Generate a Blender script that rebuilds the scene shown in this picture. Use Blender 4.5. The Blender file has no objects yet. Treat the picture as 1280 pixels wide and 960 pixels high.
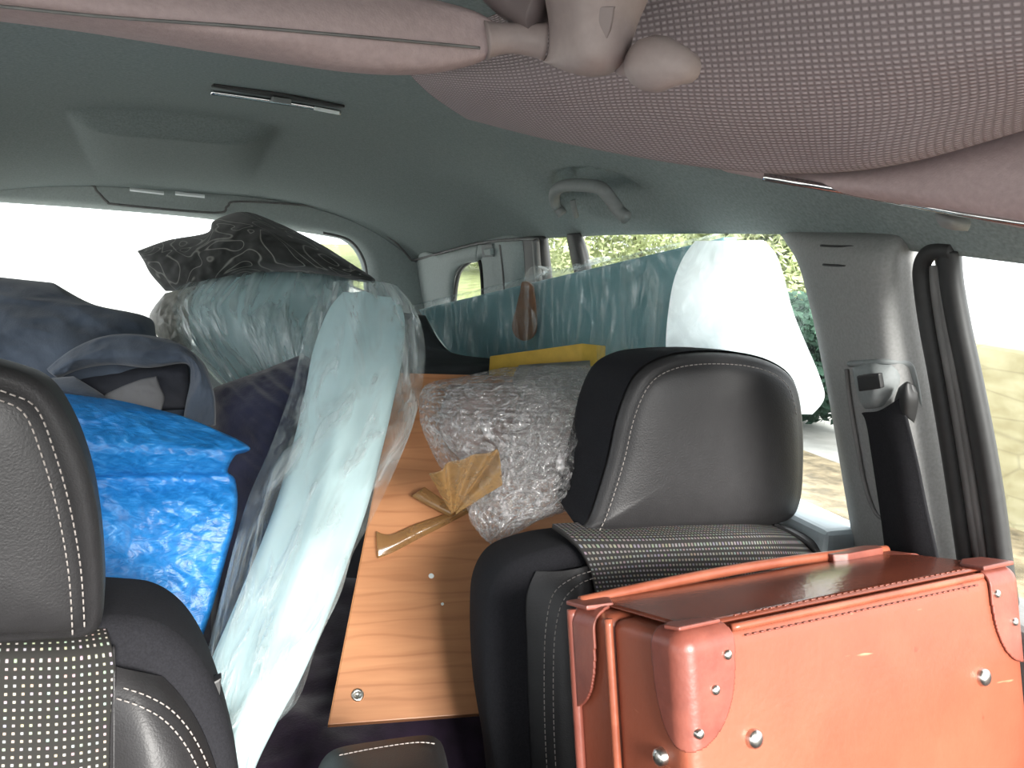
import bpy, bmesh, math, random
from math import sin, cos, tan, radians as R, pi, sqrt, exp
from mathutils import Vector as V, Matrix, noise
random.seed(7)
S = bpy.context.scene
COL = S.collection

# ------------------------------------------------------------------ camera
F = 1060.0
CAM = V((0, 0, 1.4))
yaw, pit, rol = R(22), R(9.6), R(4)
fw = V((sin(yaw)*cos(pit), cos(yaw)*cos(pit), -sin(pit)))
r0 = V((cos(yaw), -sin(yaw), 0)); u0 = r0.cross(fw)
rt = r0*cos(rol) + u0*sin(rol); up = -r0*sin(rol) + u0*cos(rol)
cd = bpy.data.cameras.new('camera'); cam = bpy.data.objects.new('camera', cd); COL.objects.link(cam)
m = Matrix((rt, up, -fw)).transposed().to_4x4(); m.translation = CAM
cam.matrix_world = m
cd.sensor_width = 36; cd.lens = 36*F/1280; cd.clip_start = 0.02
S.camera = cam

def ray(x, y): return fw + rt*((x-640)/F) - up*((y-480)/F)
def P(x, y, d): return CAM + ray(x, y)*d
def PL(x, y, p0, n):
    r = ray(x, y); return CAM + r*((V(p0)-CAM).dot(n)/r.dot(n))
SN = V((1, 0, .30)).normalized(); S0 = V((.80, 0, 1.08))
def SP(x, y, o=0.0): return PL(x, y, S0 - SN*o, SN)       # right hand side plane of the cabin
def YP(x, y, Y): return PL(x, y, (0, Y, 0), V((0, 1, 0)))

# ------------------------------------------------------------------ object helpers
def obj(name, bm, m, parent=None, smooth=True):
    bmesh.ops.recalc_face_normals(bm, faces=bm.faces)
    me = bpy.data.meshes.new(name); bm.to_mesh(me); bm.free()
    if smooth is not None:
        for p in me.polygons: p.use_smooth = smooth
    me.materials.append(m)
    o = bpy.data.objects.new(name, me); COL.objects.link(o)
    if parent:
        o.parent = parent; o.matrix_parent_inverse = parent.matrix_world.inverted()
    return o
def tag(o, label, cat, group=None):
    o['label'] = label; o['category'] = cat
    if group: o['group'] = group
    return o
def struct(o, stuff=None):
    o['kind'] = 'structure'; return o
def thing(name, label, cat, loc, group=None):
    o = bpy.data.objects.new(name, None); COL.objects.link(o); o.location = loc
    o.empty_display_size = .05
    o.matrix_world = Matrix.Translation(V(loc))
    return tag(o, label, cat, group)

def cr(p, t):
    n = len(p)-1; i = min(int(t*n), n-1); f = t*n-i
    a, b, c, d = p[max(i-1, 0)], p[i], p[i+1], p[min(i+2, n)]
    return b*1.0 + (c-a)*(.5*f) + (a*2-b*5+c*4-d)*(.5*f*f) + (b*3-c*3+d-a)*(.5*f*f*f)
def surf(rows, nu, nv):
    """rows of control points -> (nv+1) x (nu+1) grid"""
    cols = [[cr(r, j/nu) for j in range(nu+1)] for r in rows]
    return [[cr([c[j] for c in cols], i/nv) for j in range(nu+1)] for i in range(nv+1)]
def LR(rows, m=5):
    """rows (xl,yl,dl, xr,yr,dr[,bulge[,sag]]) in photo pixels and real depth"""
    out = []
    for r in rows:
        xl, yl, dl, xr, yr, dr = r[:6]; b = r[6] if len(r) > 6 else 0; sg = r[7] if len(r) > 7 else 0
        out.append([P(xl+(xr-xl)*k/(m-1), yl+(yr-yl)*k/(m-1)+sg*4*k/(m-1)*(1-k/(m-1)), dl+(dr-dl)*k/(m-1)-b*4*k/(m-1)*(1-k/(m-1))) for k in range(m)])
    return out
def uvgrid(bm, vg, faces_uv):
    pass
def grid_bm(g, thick=None, closed=False, bm=None):
    """g grid of points; thick: vector to extrude to back"""
    bm = bm or bmesh.new(); uvl = bm.loops.layers.uv.verify()
    nv, nu = len(g), len(g[0])
    ul = [0.0]; mi = nv//2
    for j in range(1, nu): ul.append(ul[-1]+(g[mi][j]-g[mi][j-1]).length)
    vl = [0.0]; mj = nu//2
    for i in range(1, nv): vl.append(vl[-1]+(g[i][mj]-g[i-1][mj]).length)
    vs = [[bm.verts.new(p) for p in r] for r in g]
    for i in range(nv-1):
        for j in range(nu-1):
            f = bm.faces.new((vs[i][j], vs[i][j+1], vs[i+1][j+1], vs[i+1][j]))
            for l, (a, b) in zip(f.loops, ((i, j), (i, j+1), (i+1, j+1), (i+1, j))): l[uvl].uv = (ul[b], vl[a])
    return bm, vs
def shell(name, g, m, parent=None, t=.003, smooth=True, off=0):
    """open surface given real thickness"""
    bm, vs = grid_bm(g)
    o = obj(name, bm, m, parent, smooth)
    if t:
        md = o.modifiers.new('solid', 'SOLIDIFY'); md.thickness = t; md.offset = off
    return o
def fbm(p, oct=4):
    s = 0; a = 1
    for k in range(oct): s += a*noise.noise(p); p = p*2.03+V((7, 3, 5)); a *= .5
    return s
def ridge(p, oct=3):
    s = 0; a = 1
    for k in range(oct): s += a*(1-2.2*abs(noise.noise(p))); p = p*1.9+V((3, 9, 4)); a *= .5
    return s
def body(name, rows, m, parent=None, T=.08, rim=.25, nu=60, nv=60, fn=None, dirv=None, smooth=True):
    """closed soft body: front grid through rows, back pushed away, rounded rim; fn(u,v,p) displaces"""
    g = surf(rows, nu, nv)
    D = dirv or (g[nv//2][nu//2]-CAM); D = D.normalized()
    W = (rows[0][-1]-rows[0][0]).length
    bm = bmesh.new(); uvl = bm.loops.layers.uv.verify()
    ul = [0.0]; mi = nv//2
    for j in range(1, nu+1): ul.append(ul[-1]+(g[mi][j]-g[mi][j-1]).length)
    vl = [0.0]
    for i in range(1, nv+1): vl.append(vl[-1]+(g[i][nu//2]-g[i-1][nu//2]).length)
    fr = []; bk = []
    for i in range(nv+1):
        a = []; b = []
        for j in range(nu+1):
            u, v = j/nu, i/nv; p = g[i][j]
            e = min(min(u, 1-u)*ul[-1], min(v, 1-v)*vl[-1])/(rim*min(ul[-1], vl[-1]))
            e = min(1, max(0, e)); s = sqrt(1-(1-e)**2)
            h = .5*(1-s)*T; dsp = fn(u, v, p)*min(1, .25+e) if fn else 0
            pf = p+D*(h-dsp)
            edge = i in (0, nv) or j in (0, nu)
            vf = bm.verts.new(pf); a.append(vf)
            b.append(vf if edge else bm.verts.new(p+D*(T-h)))
        fr.append(a); bk.append(b)
    for gr in (fr, bk):
        for i in range(nv):
            for j in range(nu):
                q = (gr[i][j], gr[i][j+1], gr[i+1][j+1], gr[i+1][j])
                if len(set(q)) < 3 or (gr is bk and set(q) == {fr[i][j], fr[i][j+1], fr[i+1][j+1], fr[i+1][j]}): continue
                try: f = bm.faces.new(q)
                except ValueError: continue
                for l, (x, y) in zip(f.loops, ((i, j), (i, j+1), (i+1, j+1), (i+1, j))): l[uvl].uv = (ul[y], vl[x])
    return obj(name, bm, m, parent, smooth)
def prism(name, pts, ext, m, parent=None, bev=.002, seg=2, smooth=False):
    """polygon of world points extruded by the vector ext, edges bevelled; uv in metres"""
    bm = bmesh.new(); a = [bm.verts.new(p) for p in pts]; b = [bm.verts.new(V(p)+ext) for p in pts]
    bm.faces.new(a); bm.faces.new(b[::-1]); n = len(a)
    for i in range(n): bm.faces.new((a[i], b[i], b[(i+1) % n], a[(i+1) % n]))
    if bev: bmesh.ops.bevel(bm, geom=bm.edges[:], offset=bev, segments=seg, profile=.6, affect='EDGES')
    ux = (V(pts[1])-V(pts[0])).normalized(); nn = ext.normalized(); uy = nn.cross(ux).normalized()
    uvl = bm.loops.layers.uv.verify(); o0 = V(pts[0])
    for f in bm.faces:
        for l in f.loops: q = l.vert.co-o0; l[uvl].uv = (q.dot(ux), q.dot(uy)+q.dot(nn)*.5)
    return obj(name, bm, m, parent, smooth)
def tube_bm(pts, r, bm=None, seg=10, n=None, flat=1.0, cap=True):
    bm = bm or bmesh.new(); n = n or max(2, (len(pts)-1)*6)
    if len(pts) == 2: n = 2
    c = [cr(pts, i/n) for i in range(n+1)] if len(pts) > 2 else [pts[0], (pts[0]+pts[1])/2, pts[1]]
    rings = []; t0 = (c[1]-c[0]).normalized(); nrm = t0.orthogonal().normalized()
    for i, p in enumerate(c):
        t = (c[min(i+1, len(c)-1)]-c[max(i-1, 0)]).normalized()
        nrm = (nrm-t*nrm.dot(t)).normalized(); b = t.cross(nrm)
        rr = r(i/(len(c)-1)) if callable(r) else r
        rings.append([bm.verts.new(p+nrm*(rr*cos(2*pi*k/seg))+b*(rr*flat*sin(2*pi*k/seg))) for k in range(seg)])
    for i in range(len(rings)-1):
        for k in range(seg): bm.faces.new((rings[i][k], rings[i][(k+1) % seg], rings[i+1][(k+1) % seg], rings[i+1][k]))
    if cap: bm.faces.new(rings[0][::-1]); bm.faces.new(rings[-1])
    return bm
def tube(name, pts, r, m, parent=None, **k): return obj(name, tube_bm(pts, r, **k), m, parent)
def polyline_len(pts, n=200):
    c = [cr(pts, i/n) for i in range(n+1)]; L = [0]
    for i in range(n): L.append(L[-1]+(c[i+1]-c[i]).length)
    return c, L
def stitch(name, pts, m, parent, dash=.0042, gap=.0022, r=.0006):
    c, L = polyline_len(pts); bm = bmesh.new(); s = 0
    def at(x):
        for i in range(len(L)-1):
            if L[i+1] >= x: return c[i]+(c[i+1]-c[i])*((x-L[i])/max(1e-9, L[i+1]-L[i]))
        return c[-1]
    while s+dash < L[-1]:
        tube_bm([at(s), at(s+dash)], r, bm, seg=5); s += dash+gap
    return obj(name, bm, m, parent)
def loft(name, rings, m, parent=None, closed_ends=True):
    bm = bmesh.new(); vs = [[bm.verts.new(p) for p in r] for r in rings]; n = len(rings[0])
    for i in range(len(vs)-1):
        for k in range(n): bm.faces.new((vs[i][k], vs[i][(k+1) % n], vs[i+1][(k+1) % n], vs[i+1][k]))
    if closed_ends: bm.faces.new(vs[0][::-1]); bm.faces.new(vs[-1])
    return obj(name, bm, m, parent)
def closed_cr(pts, n):
    k = len(pts); out = []
    for i in range(n):
        t = i/n*k; j = int(t); f = t-j
        a, b, c, d = pts[(j-1) % k], pts[j % k], pts[(j+1) % k], pts[(j+2) % k]
        out.append(b*1.0+(c-a)*(.5*f)+(a*2-b*5+c*4-d)*(.5*f*f)+(b*3-c*3+d-a)*(.5*f*f*f))
    return out
def cloud(name, pts, depth, m, parent=None, n=64, rim=.012, front_bulge=.01, back_scale=.8, ctr=None, back=None, bulge_pow=2):
    """upholstered block: outline ring in a plane, filled and bulged to the front, lofted back"""
    o = closed_cr(pts, n); c = ctr or sum(o, V())/n; back = back or V((0, 1, 0)); L = []
    for s in (.02, .15, .3, .45, .6, .74, .86, .94):
        L.append([c+(p-c)*s-back*(front_bulge*(1-s**bulge_pow)) for p in o])
    for a in (0, 25, 50, 75, 90):
        L.append([c+(p-c)*(1-(1-sin(R(a)))*0.0-(0.0))+(p-c).normalized()*(rim*(sin(R(a))-0.35))+back*(rim*(1-cos(R(a)))) for p in o])
    for t in (.35, .6, .8, .92, .98):
        s = 1-(1-back_scale)*t**1.6
        L.append([c+(p-c)*s+(p-c).normalized()*(rim*.65)+back*(rim+(depth-rim)*t) for p in o])
    L.append([c+(p-c)*(back_scale*.8)+back*depth for p in o]); L.append([c+(p-c)*(back_scale*.3)+back*(depth*1.03) for p in o])
    return loft(name, L, m, parent)

# ------------------------------------------------------------------ material helpers
def mat(name):
    m = bpy.data.materials.new(name); m.use_nodes = True; nt = m.node_tree
    for n in list(nt.nodes): nt.nodes.remove(n)
    return m, nt, nt.nodes.new('ShaderNodeOutputMaterial')
def N(nt, t, **k):
    n = nt.nodes.new(t)
    for a, b in k.items():
        if a.startswith('i_'):
            n.inputs[a[2:].replace('_', ' ')].default_value = b
        else: setattr(n, a, b)
    return n
def ramp(nt, src, stops):
    r = N(nt, 'ShaderNodeValToRGB'); nt.links.new(src, r.inputs[0]); e = r.color_ramp.elements
    while len(e) < len(stops): e.new(.5)
    for el, (p, c) in zip(e, stops):
        el.position = p; el.color = (c, c, c, 1) if isinstance(c, (int, float)) else (*c, 1)
    return r.outputs[0]
def coords(nt, kind='Object', scale=(1, 1, 1), rot=(0, 0, 0)):
    tc = N(nt, 'ShaderNodeTexCoord'); mp = N(nt, 'ShaderNodeMapping'); mp.inputs['Scale'].default_value = scale; mp.inputs['Rotation'].default_value = rot
    nt.links.new(tc.outputs[kind], mp.inputs[0]); return mp.outputs[0]
def simple(name, col, rough=.6, var=.15, nscale=30, bump=.0, bscale=400, metal=0, spec=.5, kind='Object', sheen=0, trans=0, bdist=.001, sc=(1, 1, 1), detail=3):
    m, nt, out = mat(name); b = N(nt, 'ShaderNodeBsdfPrincipled'); c = coords(nt, kind, sc)
    n = N(nt, 'ShaderNodeTexNoise', i_Scale=nscale, i_Detail=detail); nt.links.new(c, n.inputs[0])
    lo = tuple(x*(1-var) for x in col); hi = tuple(min(1, x*(1+var)) for x in col)
    nt.links.new(ramp(nt, n.outputs[0], [(.3, lo), (.7, hi)]), b.inputs['Base Color'])
    b.inputs['Roughness'].default_value = rough; b.inputs['Metallic'].default_value = metal
    b.inputs['Specular IOR Level'].default_value = spec; b.inputs['Sheen Weight'].default_value = sheen
    if bump:
        n2 = N(nt, 'ShaderNodeTexNoise', i_Scale=bscale, i_Detail=2); nt.links.new(c, n2.inputs[0])
        bp = N(nt, 'ShaderNodeBump', i_Strength=bump, i_Distance=bdist); nt.links.new(n2.outputs[0], bp.inputs['Height']); nt.links.new(bp.outputs[0], b.inputs['Normal'])
    sh = b.outputs[0]
    if trans:
        t = N(nt, 'ShaderNodeBsdfTranslucent'); t.inputs[0].default_value = (*hi, 1); mx = N(nt, 'ShaderNodeMixShader'); mx.inputs[0].default_value = trans
        nt.links.new(sh, mx.inputs[1]); nt.links.new(t.outputs[0], mx.inputs[2]); sh = mx.outputs[0]
    nt.links.new(sh, out.inputs[0]); return m

M = {}
M['headliner'] = simple('headliner_cloth', (.222, .255, .253), .95, .16, 260, .35, 700, spec=.1)
M['plastic'] = simple('grey_trim_plastic', (.20, .215, .215), .6, .06, 200, .15, 900, spec=.35)
M['pillar'] = simple('pillar_trim', (.25, .25, .245), .7, .10, 300, .2, 900, spec=.3)
M['visor'] = simple('visor_vinyl', (.40, .31, .31), .8, .07, 250, .3, 800, spec=.25)
M['bracket'] = simple('bracket_plastic', (.34, .275, .265), .55, .05, 200, .1, 800, spec=.4)
M['rubber'] = simple('black_rubber', (.028, .028, .028), .55, .1, 100, spec=.4)
M['seal'] = simple('grey_seal', (.15, .148, .145), .6, .2, 60, .2, 300, sc=(1, 1, .05))
M['black'] = simple('black_plastic', (.02, .02, .02), .5, .1, 100)
M['leather'] = simple('black_leather', (.022, .021, .022), .5, .1, 60, .5, 520, spec=.5, bdist=.0006)
M['seatcloth'] = simple('black_seat_cloth', (.018, .018, .021), .95, .2, 500, .3, 900, spec=.15)
M['thread'] = simple('grey_thread', (.30, .27, .25), .8, .2, 600)
M['chrome'] = simple('chrome', (.75, .77, .78), .18, .03, 50, metal=1)
M['steel'] = simple('brushed_metal', (.62, .6, .56), .3, .1, 300, metal=1)
M['white_plastic'] = simple('white_lens_and_glint', (.85, .9, .9), .4, .03, 50)
M['webbing'] = simple('belt_webbing', (.012, .012, .014), .8, .2, 400, .4, 900, spec=.2)
M['navy'] = simple('navy_cloth', (.018, .02, .04), .95, .35, 14, .5, 300, sheen=.3, spec=.1)
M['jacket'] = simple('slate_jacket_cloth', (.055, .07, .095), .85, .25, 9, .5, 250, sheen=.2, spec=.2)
M['jacket_dark'] = simple('dark_jacket_opening', (.016, .018, .026), .8, .3, 12, .3, 250)
M['lining'] = simple('grey_lining', (.13, .13, .135), .8, .2, 12, .3, 250)
M['purple'] = simple('dark_purple_blanket', (.016, .009, .020), .95, .35, 30, .5, 300, sheen=.2, spec=.1)
M['bag'] = simple('charcoal_bag_cloth', (.022, .026, .028), .8, .2, 20, .3, 300)
M['yellow'] = simple('yellow_card', (.62, .40, .055), .6, .08, 60)
M['yellow_dark'] = M['yellow']
M['foam'] = simple('turquoise_foam', (.68, .86, .88), .8, .04, 8, .1, 200, trans=.25, spec=.3)
M['foam_deep'] = simple('teal_foam', (.16, .31, .335), .85, .10, 14, .1, 200, trans=.12, spec=.2)
M['white_foam'] = simple('white_foam', (.82, .9, .9), .8, .03, 8, .1, 200, trans=.5, spec=.3)
M['tag'] = simple('brown_leather_tag', (.17, .075, .03), .6, .15, 60)
M['leather_tan'] = None
M['bark'] = simple('bark', (.10, .075, .05), .9, .3, 12, .5, 40)
M['leaf'] = simple('leaves', (.46, .50, .30), .7, .4, 1.3, trans=.35)
M['leaf_dark'] = simple('hedge_leaves', (.035, .09, .055), .7, .4, 2.5, trans=.2)
M['sill'] = simple('lit_door_ledge', (.45, .52, .55), .5, .05, 40)  # pale blue of bright daylight on the ledge, put into the colour

def dots(name, base, dotc, pu, pv, ru, rv, kind='UV', rough=.9, soft=.15, tint=.0, bump=.4):
    m, nt, out = mat(name); b = N(nt, 'ShaderNodeBsdfPrincipled', i_Roughness=rough); b.inputs['Specular IOR Level'].default_value = .15
    c = coords(nt, kind); sx = N(nt, 'ShaderNodeSeparateXYZ'); nt.links.new(c, sx.inputs[0])
    def cell(o, p, r):
        d = N(nt, 'ShaderNodeMath', operation='DIVIDE'); nt.links.new(o, d.inputs[0]); d.inputs[1].default_value = p
        f = N(nt, 'ShaderNodeMath', operation='FRACT'); nt.links.new(d.outputs[0], f.inputs[0])
        s = N(nt, 'ShaderNodeMath', operation='SUBTRACT'); nt.links.new(f.outputs[0], s.inputs[0]); s.inputs[1].default_value = .5
        a = N(nt, 'ShaderNodeMath', operation='ABSOLUTE'); nt.links.new(s.outputs[0], a.inputs[0])
        q = N(nt, 'ShaderNodeMapRange', interpolation_type='SMOOTHSTEP'); nt.links.new(a.outputs[0], q.inputs[0])
        q.inputs[1].default_value = r-soft*.5; q.inputs[2].default_value = r+soft*.5; q.inputs[3].default_value = 1; q.inputs[4].default_value = 0
        return q.outputs[0]
    mu = N(nt, 'ShaderNodeMath', operation='MULTIPLY'); nt.links.new(cell(sx.outputs[0], pu, ru), mu.inputs[0]); nt.links.new(cell(sx.outputs[1], pv, rv), mu.inputs[1])
    mx = N(nt, 'ShaderNodeMix', data_type='RGBA'); nt.links.new(mu.outputs[0], mx.inputs[0])
    mx.inputs[6].default_value = (*base, 1)
    if tint:
        w = N(nt, 'ShaderNodeTexWhiteNoise', noise_dimensions='2D'); vm = N(nt, 'ShaderNodeVectorMath', operation='DIVIDE'); nt.links.new(c, vm.inputs[0]); vm.inputs[1].default_value = (pu, pv, 1)
        fl = N(nt, 'ShaderNodeVectorMath', operation='FLOOR'); nt.links.new(vm.outputs[0], fl.inputs[0]); nt.links.new(fl.outputs[0], w.inputs[0])
        m2 = N(nt, 'ShaderNodeMix', data_type='RGBA', i_Factor=tint); m2.inputs[0].default_value = tint; m2.inputs[6].default_value = (*dotc, 1); nt.links.new(w.outputs[1], m2.inputs[7]); nt.links.new(m2.outputs[2], mx.inputs[7])
    else: mx.inputs[7].default_value = (*dotc, 1)
    nt.links.new(mx.outputs[2], b.inputs['Base Color'])
    if bump:
        bp = N(nt, 'ShaderNodeBump', i_Strength=bump, i_Distance=.0008); nt.links.new(mu.outputs[0], bp.inputs['Height']); nt.links.new(bp.outputs[0], b.inputs['Normal'])
    nt.links.new(b.outputs[0], out.inputs[0]); return m
M['dots'] = dots('dotted_seat_cloth', (.026, .025, .023), (.42, .40, .34), .0058, .0058, .16, .16, tint=.16)
M['ribs'] = dots('ribbed_seat_cloth', (.040, .038, .037), (.20, .19, .175), .0044, .0056, .28, .22, tint=.08)
M['weave'] = dots('woven_headliner', (.235, .19, .195), (.46, .385, .395), .0042, .0032, .34, .26, soft=.35, bump=.8)

def wood():
    m, nt, out = mat('wood_laminate'); b = N(nt, 'ShaderNodeBsdfPrincipled', i_Roughness=.42); c = coords(nt, 'UV', (1, 1, 1))
    mp = coords(nt, 'UV', (2.2, 24, 1)); n = N(nt, 'ShaderNodeTexNoise', i_Scale=3.2, i_Detail=5, i_Distortion=.6); nt.links.new(mp, n.inputs[0])
    mp2 = coords(nt, 'UV', (1, 4.5, 1)); w = N(nt, 'ShaderNodeTexWave', wave_type='BANDS', bands_direction='Y', i_Scale=3.2, i_Distortion=7, i_Detail=2); w.inputs['Detail Scale'].default_value = 1.2; nt.links.new(mp2, w.inputs[0])
    c1 = ramp(nt, n.outputs[0], [(.25, (.36, .15, .065)), (.75, (.50, .235, .11))])
    c2 = ramp(nt, w.outputs[0], [(0, (.29, .115, .05)), (.14, (.46, .21, .10)), (1, (.50, .24, .115))])
    mx = N(nt, 'ShaderNodeMix', data_type='RGBA'); mx.inputs[0].default_value = .35; nt.links.new(c1, mx.inputs[6]); nt.links.new(c2, mx.inputs[7])
    nt.links.new(mx.outputs[2], b.inputs['Base Color']); nt.links.new(b.outputs[0], out.inputs[0]); return m
M['wood'] = wood()
M['wood_edge'] = simple('wood_edge_band', (.36, .16, .06), .5, .15, 40)

def film(name, lo=.08, hi=.6, tint=(.92, .97, .97), sc=(14, 5, 8), rough=.12, bump=.9, gloss=.35, kind='Object', ns=1.0, bd=.01, p0=.42, p1=.72, dif=.5, det=4, dst=2.5):
    m, nt, out = mat(name); c = coords(nt, kind, sc)
    n = N(nt, 'ShaderNodeTexNoise', i_Scale=ns*1.6, i_Detail=5, i_Roughness=.6, i_Distortion=1.2); nt.links.new(c, n.inputs[0])
    v = N(nt, 'ShaderNodeTexNoise', i_Scale=ns*4.5, i_Detail=det, i_Distortion=dst); nt.links.new(c, v.inputs[0])
    ad = N(nt, 'ShaderNodeMath', operation='ADD'); nt.links.new(n.outputs[0], ad.inputs[0]); nt.links.new(v.outputs[0], ad.inputs[1])
    bp = N(nt, 'ShaderNodeBump', i_Strength=bump, i_Distance=bd); nt.links.new(ad.outputs[0], bp.inputs['Height'])
    g = N(nt, 'ShaderNodeBsdfGlossy', i_Roughness=rough); nt.links.new(bp.outputs[0], g.inputs['Normal']); g.inputs[0].default_value = (.95, .97, .98, 1)
    d = N(nt, 'ShaderNodeBsdfDiffuse'); d.inputs[0].default_value = (*tint, 1); nt.links.new(bp.outputs[0], d.inputs['Normal'])
    tl = N(nt, 'ShaderNodeBsdfTranslucent'); tl.inputs[0].default_value = (*tint, 1)
    dm = N(nt, 'ShaderNodeMixShader'); dm.inputs[0].default_value = dif; nt.links.new(d.outputs[0], dm.inputs[1]); nt.links.new(tl.outputs[0], dm.inputs[2])
    gm = N(nt, 'ShaderNodeMixShader'); gm.inputs[0].default_value = gloss; nt.links.new(dm.outputs[0], gm.inputs[1]); nt.links.new(g.outputs[0], gm.inputs[2])
    t = N(nt, 'ShaderNodeBsdfTransparent'); t.inputs[0].default_value = (.97, .98, .98, 1)
    fac = ramp(nt, v.outputs[0], [(p0, lo), (p1, hi)])
    mx = N(nt, 'ShaderNodeMixShader'); nt.links.new(fac, mx.inputs[0]); nt.links.new(t.outputs[0], mx.inputs[1]); nt.links.new(gm.outputs[0], mx.inputs[2])
    nt.links.new(mx.outputs[0], out.inputs[0]); return m
M['film'] = film('polythene_film', .10, .62, sc=(7, 1.8, 1), kind='UV', bd=.025, p0=.46, p1=.70, det=2.5, dst=.9)
M['film_thin'] = film('thin_polythene_film', .04, .30, sc=(4, 4, 1), bd=.006, gloss=.2, p0=.45, p1=.75)
M['film_rib'] = film('ribbed_polythene_film', .22, .85, sc=(8, 1.6, 1), kind='UV', tint=(.85, .93, .93), bd=.025, det=2.5, dst=.9)
M['milky'] = film('milky_polythene', .72, .92, tint=(.93, .97, .98), sc=(5, 3, 1), kind='UV', bd=.01, gloss=.08, dif=.92)
M['tape'] = film('brown_packing_tape', .50, .80, tint=(.50, .31, .13), sc=(4, 4, 4), rough=.2, bump=.1, gloss=.08)
M['window_glass'] = film('window_glass', .03, .04, tint=(.9, .95, .95), bump=0, gloss=.9, rough=.02)

def bubble():
    m, nt, out = mat('bubble_wrap'); c = coords(nt, 'UV', (1, 1, 1))
    vo = N(nt, 'ShaderNodeTexVoronoi', i_Scale=105, feature='F1'); vo.inputs['Randomness'].default_value = .35; nt.links.new(c, vo.inputs[0])
    n = N(nt, 'ShaderNodeTexNoise', i_Scale=45, i_Detail=5, i_Distortion=2.2); nt.links.new(c, n.inputs[0])
    h = ramp(nt, vo.outputs[0], [(.0, 1), (.55, .55), (.8, 0)])
    ad = N(nt, 'ShaderNodeMath', operation='MULTIPLY_ADD'); nt.links.new(n.outputs[0], ad.inputs[0]); ad.inputs[1].default_value = 2.2; nt.links.new(h, ad.inputs[2])
    bp = N(nt, 'ShaderNodeBump', i_Strength=1, i_Distance=.006); nt.links.new(ad.outputs[0], bp.inputs['Height'])
    g = N(nt, 'ShaderNodeBsdfGlossy', i_Roughness=.12); nt.links.new(bp.outputs[0], g.inputs['Normal'])
    d = N(nt, 'ShaderNodeBsdfDiffuse'); d.inputs[0].default_value = (.80, .78, .78, 1); nt.links.new(bp.outputs[0], d.inputs['Normal'])
    tl = N(nt, 'ShaderNodeBsdfTranslucent'); tl.inputs[0].default_value = (.85, .83, .83, 1)
    a = N(nt, 'ShaderNodeMixShader'); a.inputs[0].default_value = .3; nt.links.new(d.outputs[0], a.inputs[1]); nt.links.new(tl.outputs[0], a.inputs[2])
    b = N(nt, 'ShaderNodeMixShader'); b.inputs[0].default_value = .45; nt.links.new(a.outputs[0], b.inputs[1]); nt.links.new(g.outputs[0], b.inputs[2])
    t = N(nt, 'ShaderNodeBsdfTransparent'); fac = ramp(nt, n.outputs[0], [(.36, .12), (.67, .66)])
    mx = N(nt, 'ShaderNodeMixShader'); nt.links.new(fac, mx.inputs[0]); nt.links.new(t.outputs[0], mx.inputs[1]); nt.links.new(b.outputs[0], mx.inputs[2])
    nt.links.new(mx.outputs[0], out.inputs[0]); return m
M['bubble'] = bubble()

def tarp():
    m, nt, out = mat('blue_tarpaulin'); b = N(nt, 'ShaderNodeBsdfPrincipled', i_Roughness=.38); c = coords(nt, 'UV')
    n = N(nt, 'ShaderNodeTexNoise', i_Scale=22, i_Detail=7, i_Roughness=.65, i_Distortion=1.5); nt.links.new(c, n.inputs[0])
    cm = coords(nt, 'UV', (30, 60, 1)); n3 = N(nt, 'ShaderNodeTexNoise', i_Scale=1, i_Detail=5, i_Distortion=3); nt.links.new(cm, n3.inputs[0])
    mu = N(nt, 'ShaderNodeMath', operation='MULTIPLY'); nt.links.new(n.outputs[0], mu.inputs[0]); nt.links.new(n3.outputs[0], mu.inputs[1])
    nt.links.new(ramp(nt, mu.outputs[0], [(.12, (.005, .11, .34)), (.25, (.012, .165, .46)), (.36, (.03, .225, .56)), (.47, (.18, .40, .72))]), b.inputs['Base Color'])  # palest stop paints crease highlights into the blue
    ad = N(nt, 'ShaderNodeMath', operation='ADD'); nt.links.new(n.outputs[0], ad.inputs[0]); nt.links.new(n3.outputs[0], ad.inputs[1])
    bp = N(nt, 'ShaderNodeBump', i_Strength=.35, i_Distance=.004); nt.links.new(ad.outputs[0], bp.inputs['Height']); nt.links.new(bp.outputs[0], b.inputs['Normal'])
    nt.links.new(b.outputs[0], out.inputs[0]); return m
M['tarp'] = tarp()

def damask():
    m, nt, out = mat('black_swirl_fabric'); b = N(nt, 'ShaderNodeBsdfPrincipled', i_Roughness=.8); c = coords(nt, 'UV')
    v = N(nt, 'ShaderNodeTexNoise', i_Scale=8.5, i_Detail=1.2, i_Distortion=1.3); nt.links.new(c, v.inputs[0])
    s = ramp(nt, v.outputs[0], [(.40, (.012, .014, .013)), (.412, (.24, .24, .22)), (.424, (.014, .016, .015)), (.53, (.02, .022, .02)), (.541, (.22, .22, .20)), (.553, (.018, .02, .018)), (.64, (.012, .014, .012)), (.652, (.20, .20, .18)), (.664, (.012, .014, .012))])
    nt.links.new(s, b.inputs['Base Color']); b.inputs['Sheen Weight'].default_value = .2
    nt.links.new(b.outputs[0], out.inputs[0]); return m
M['damask'] = damask()

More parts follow.
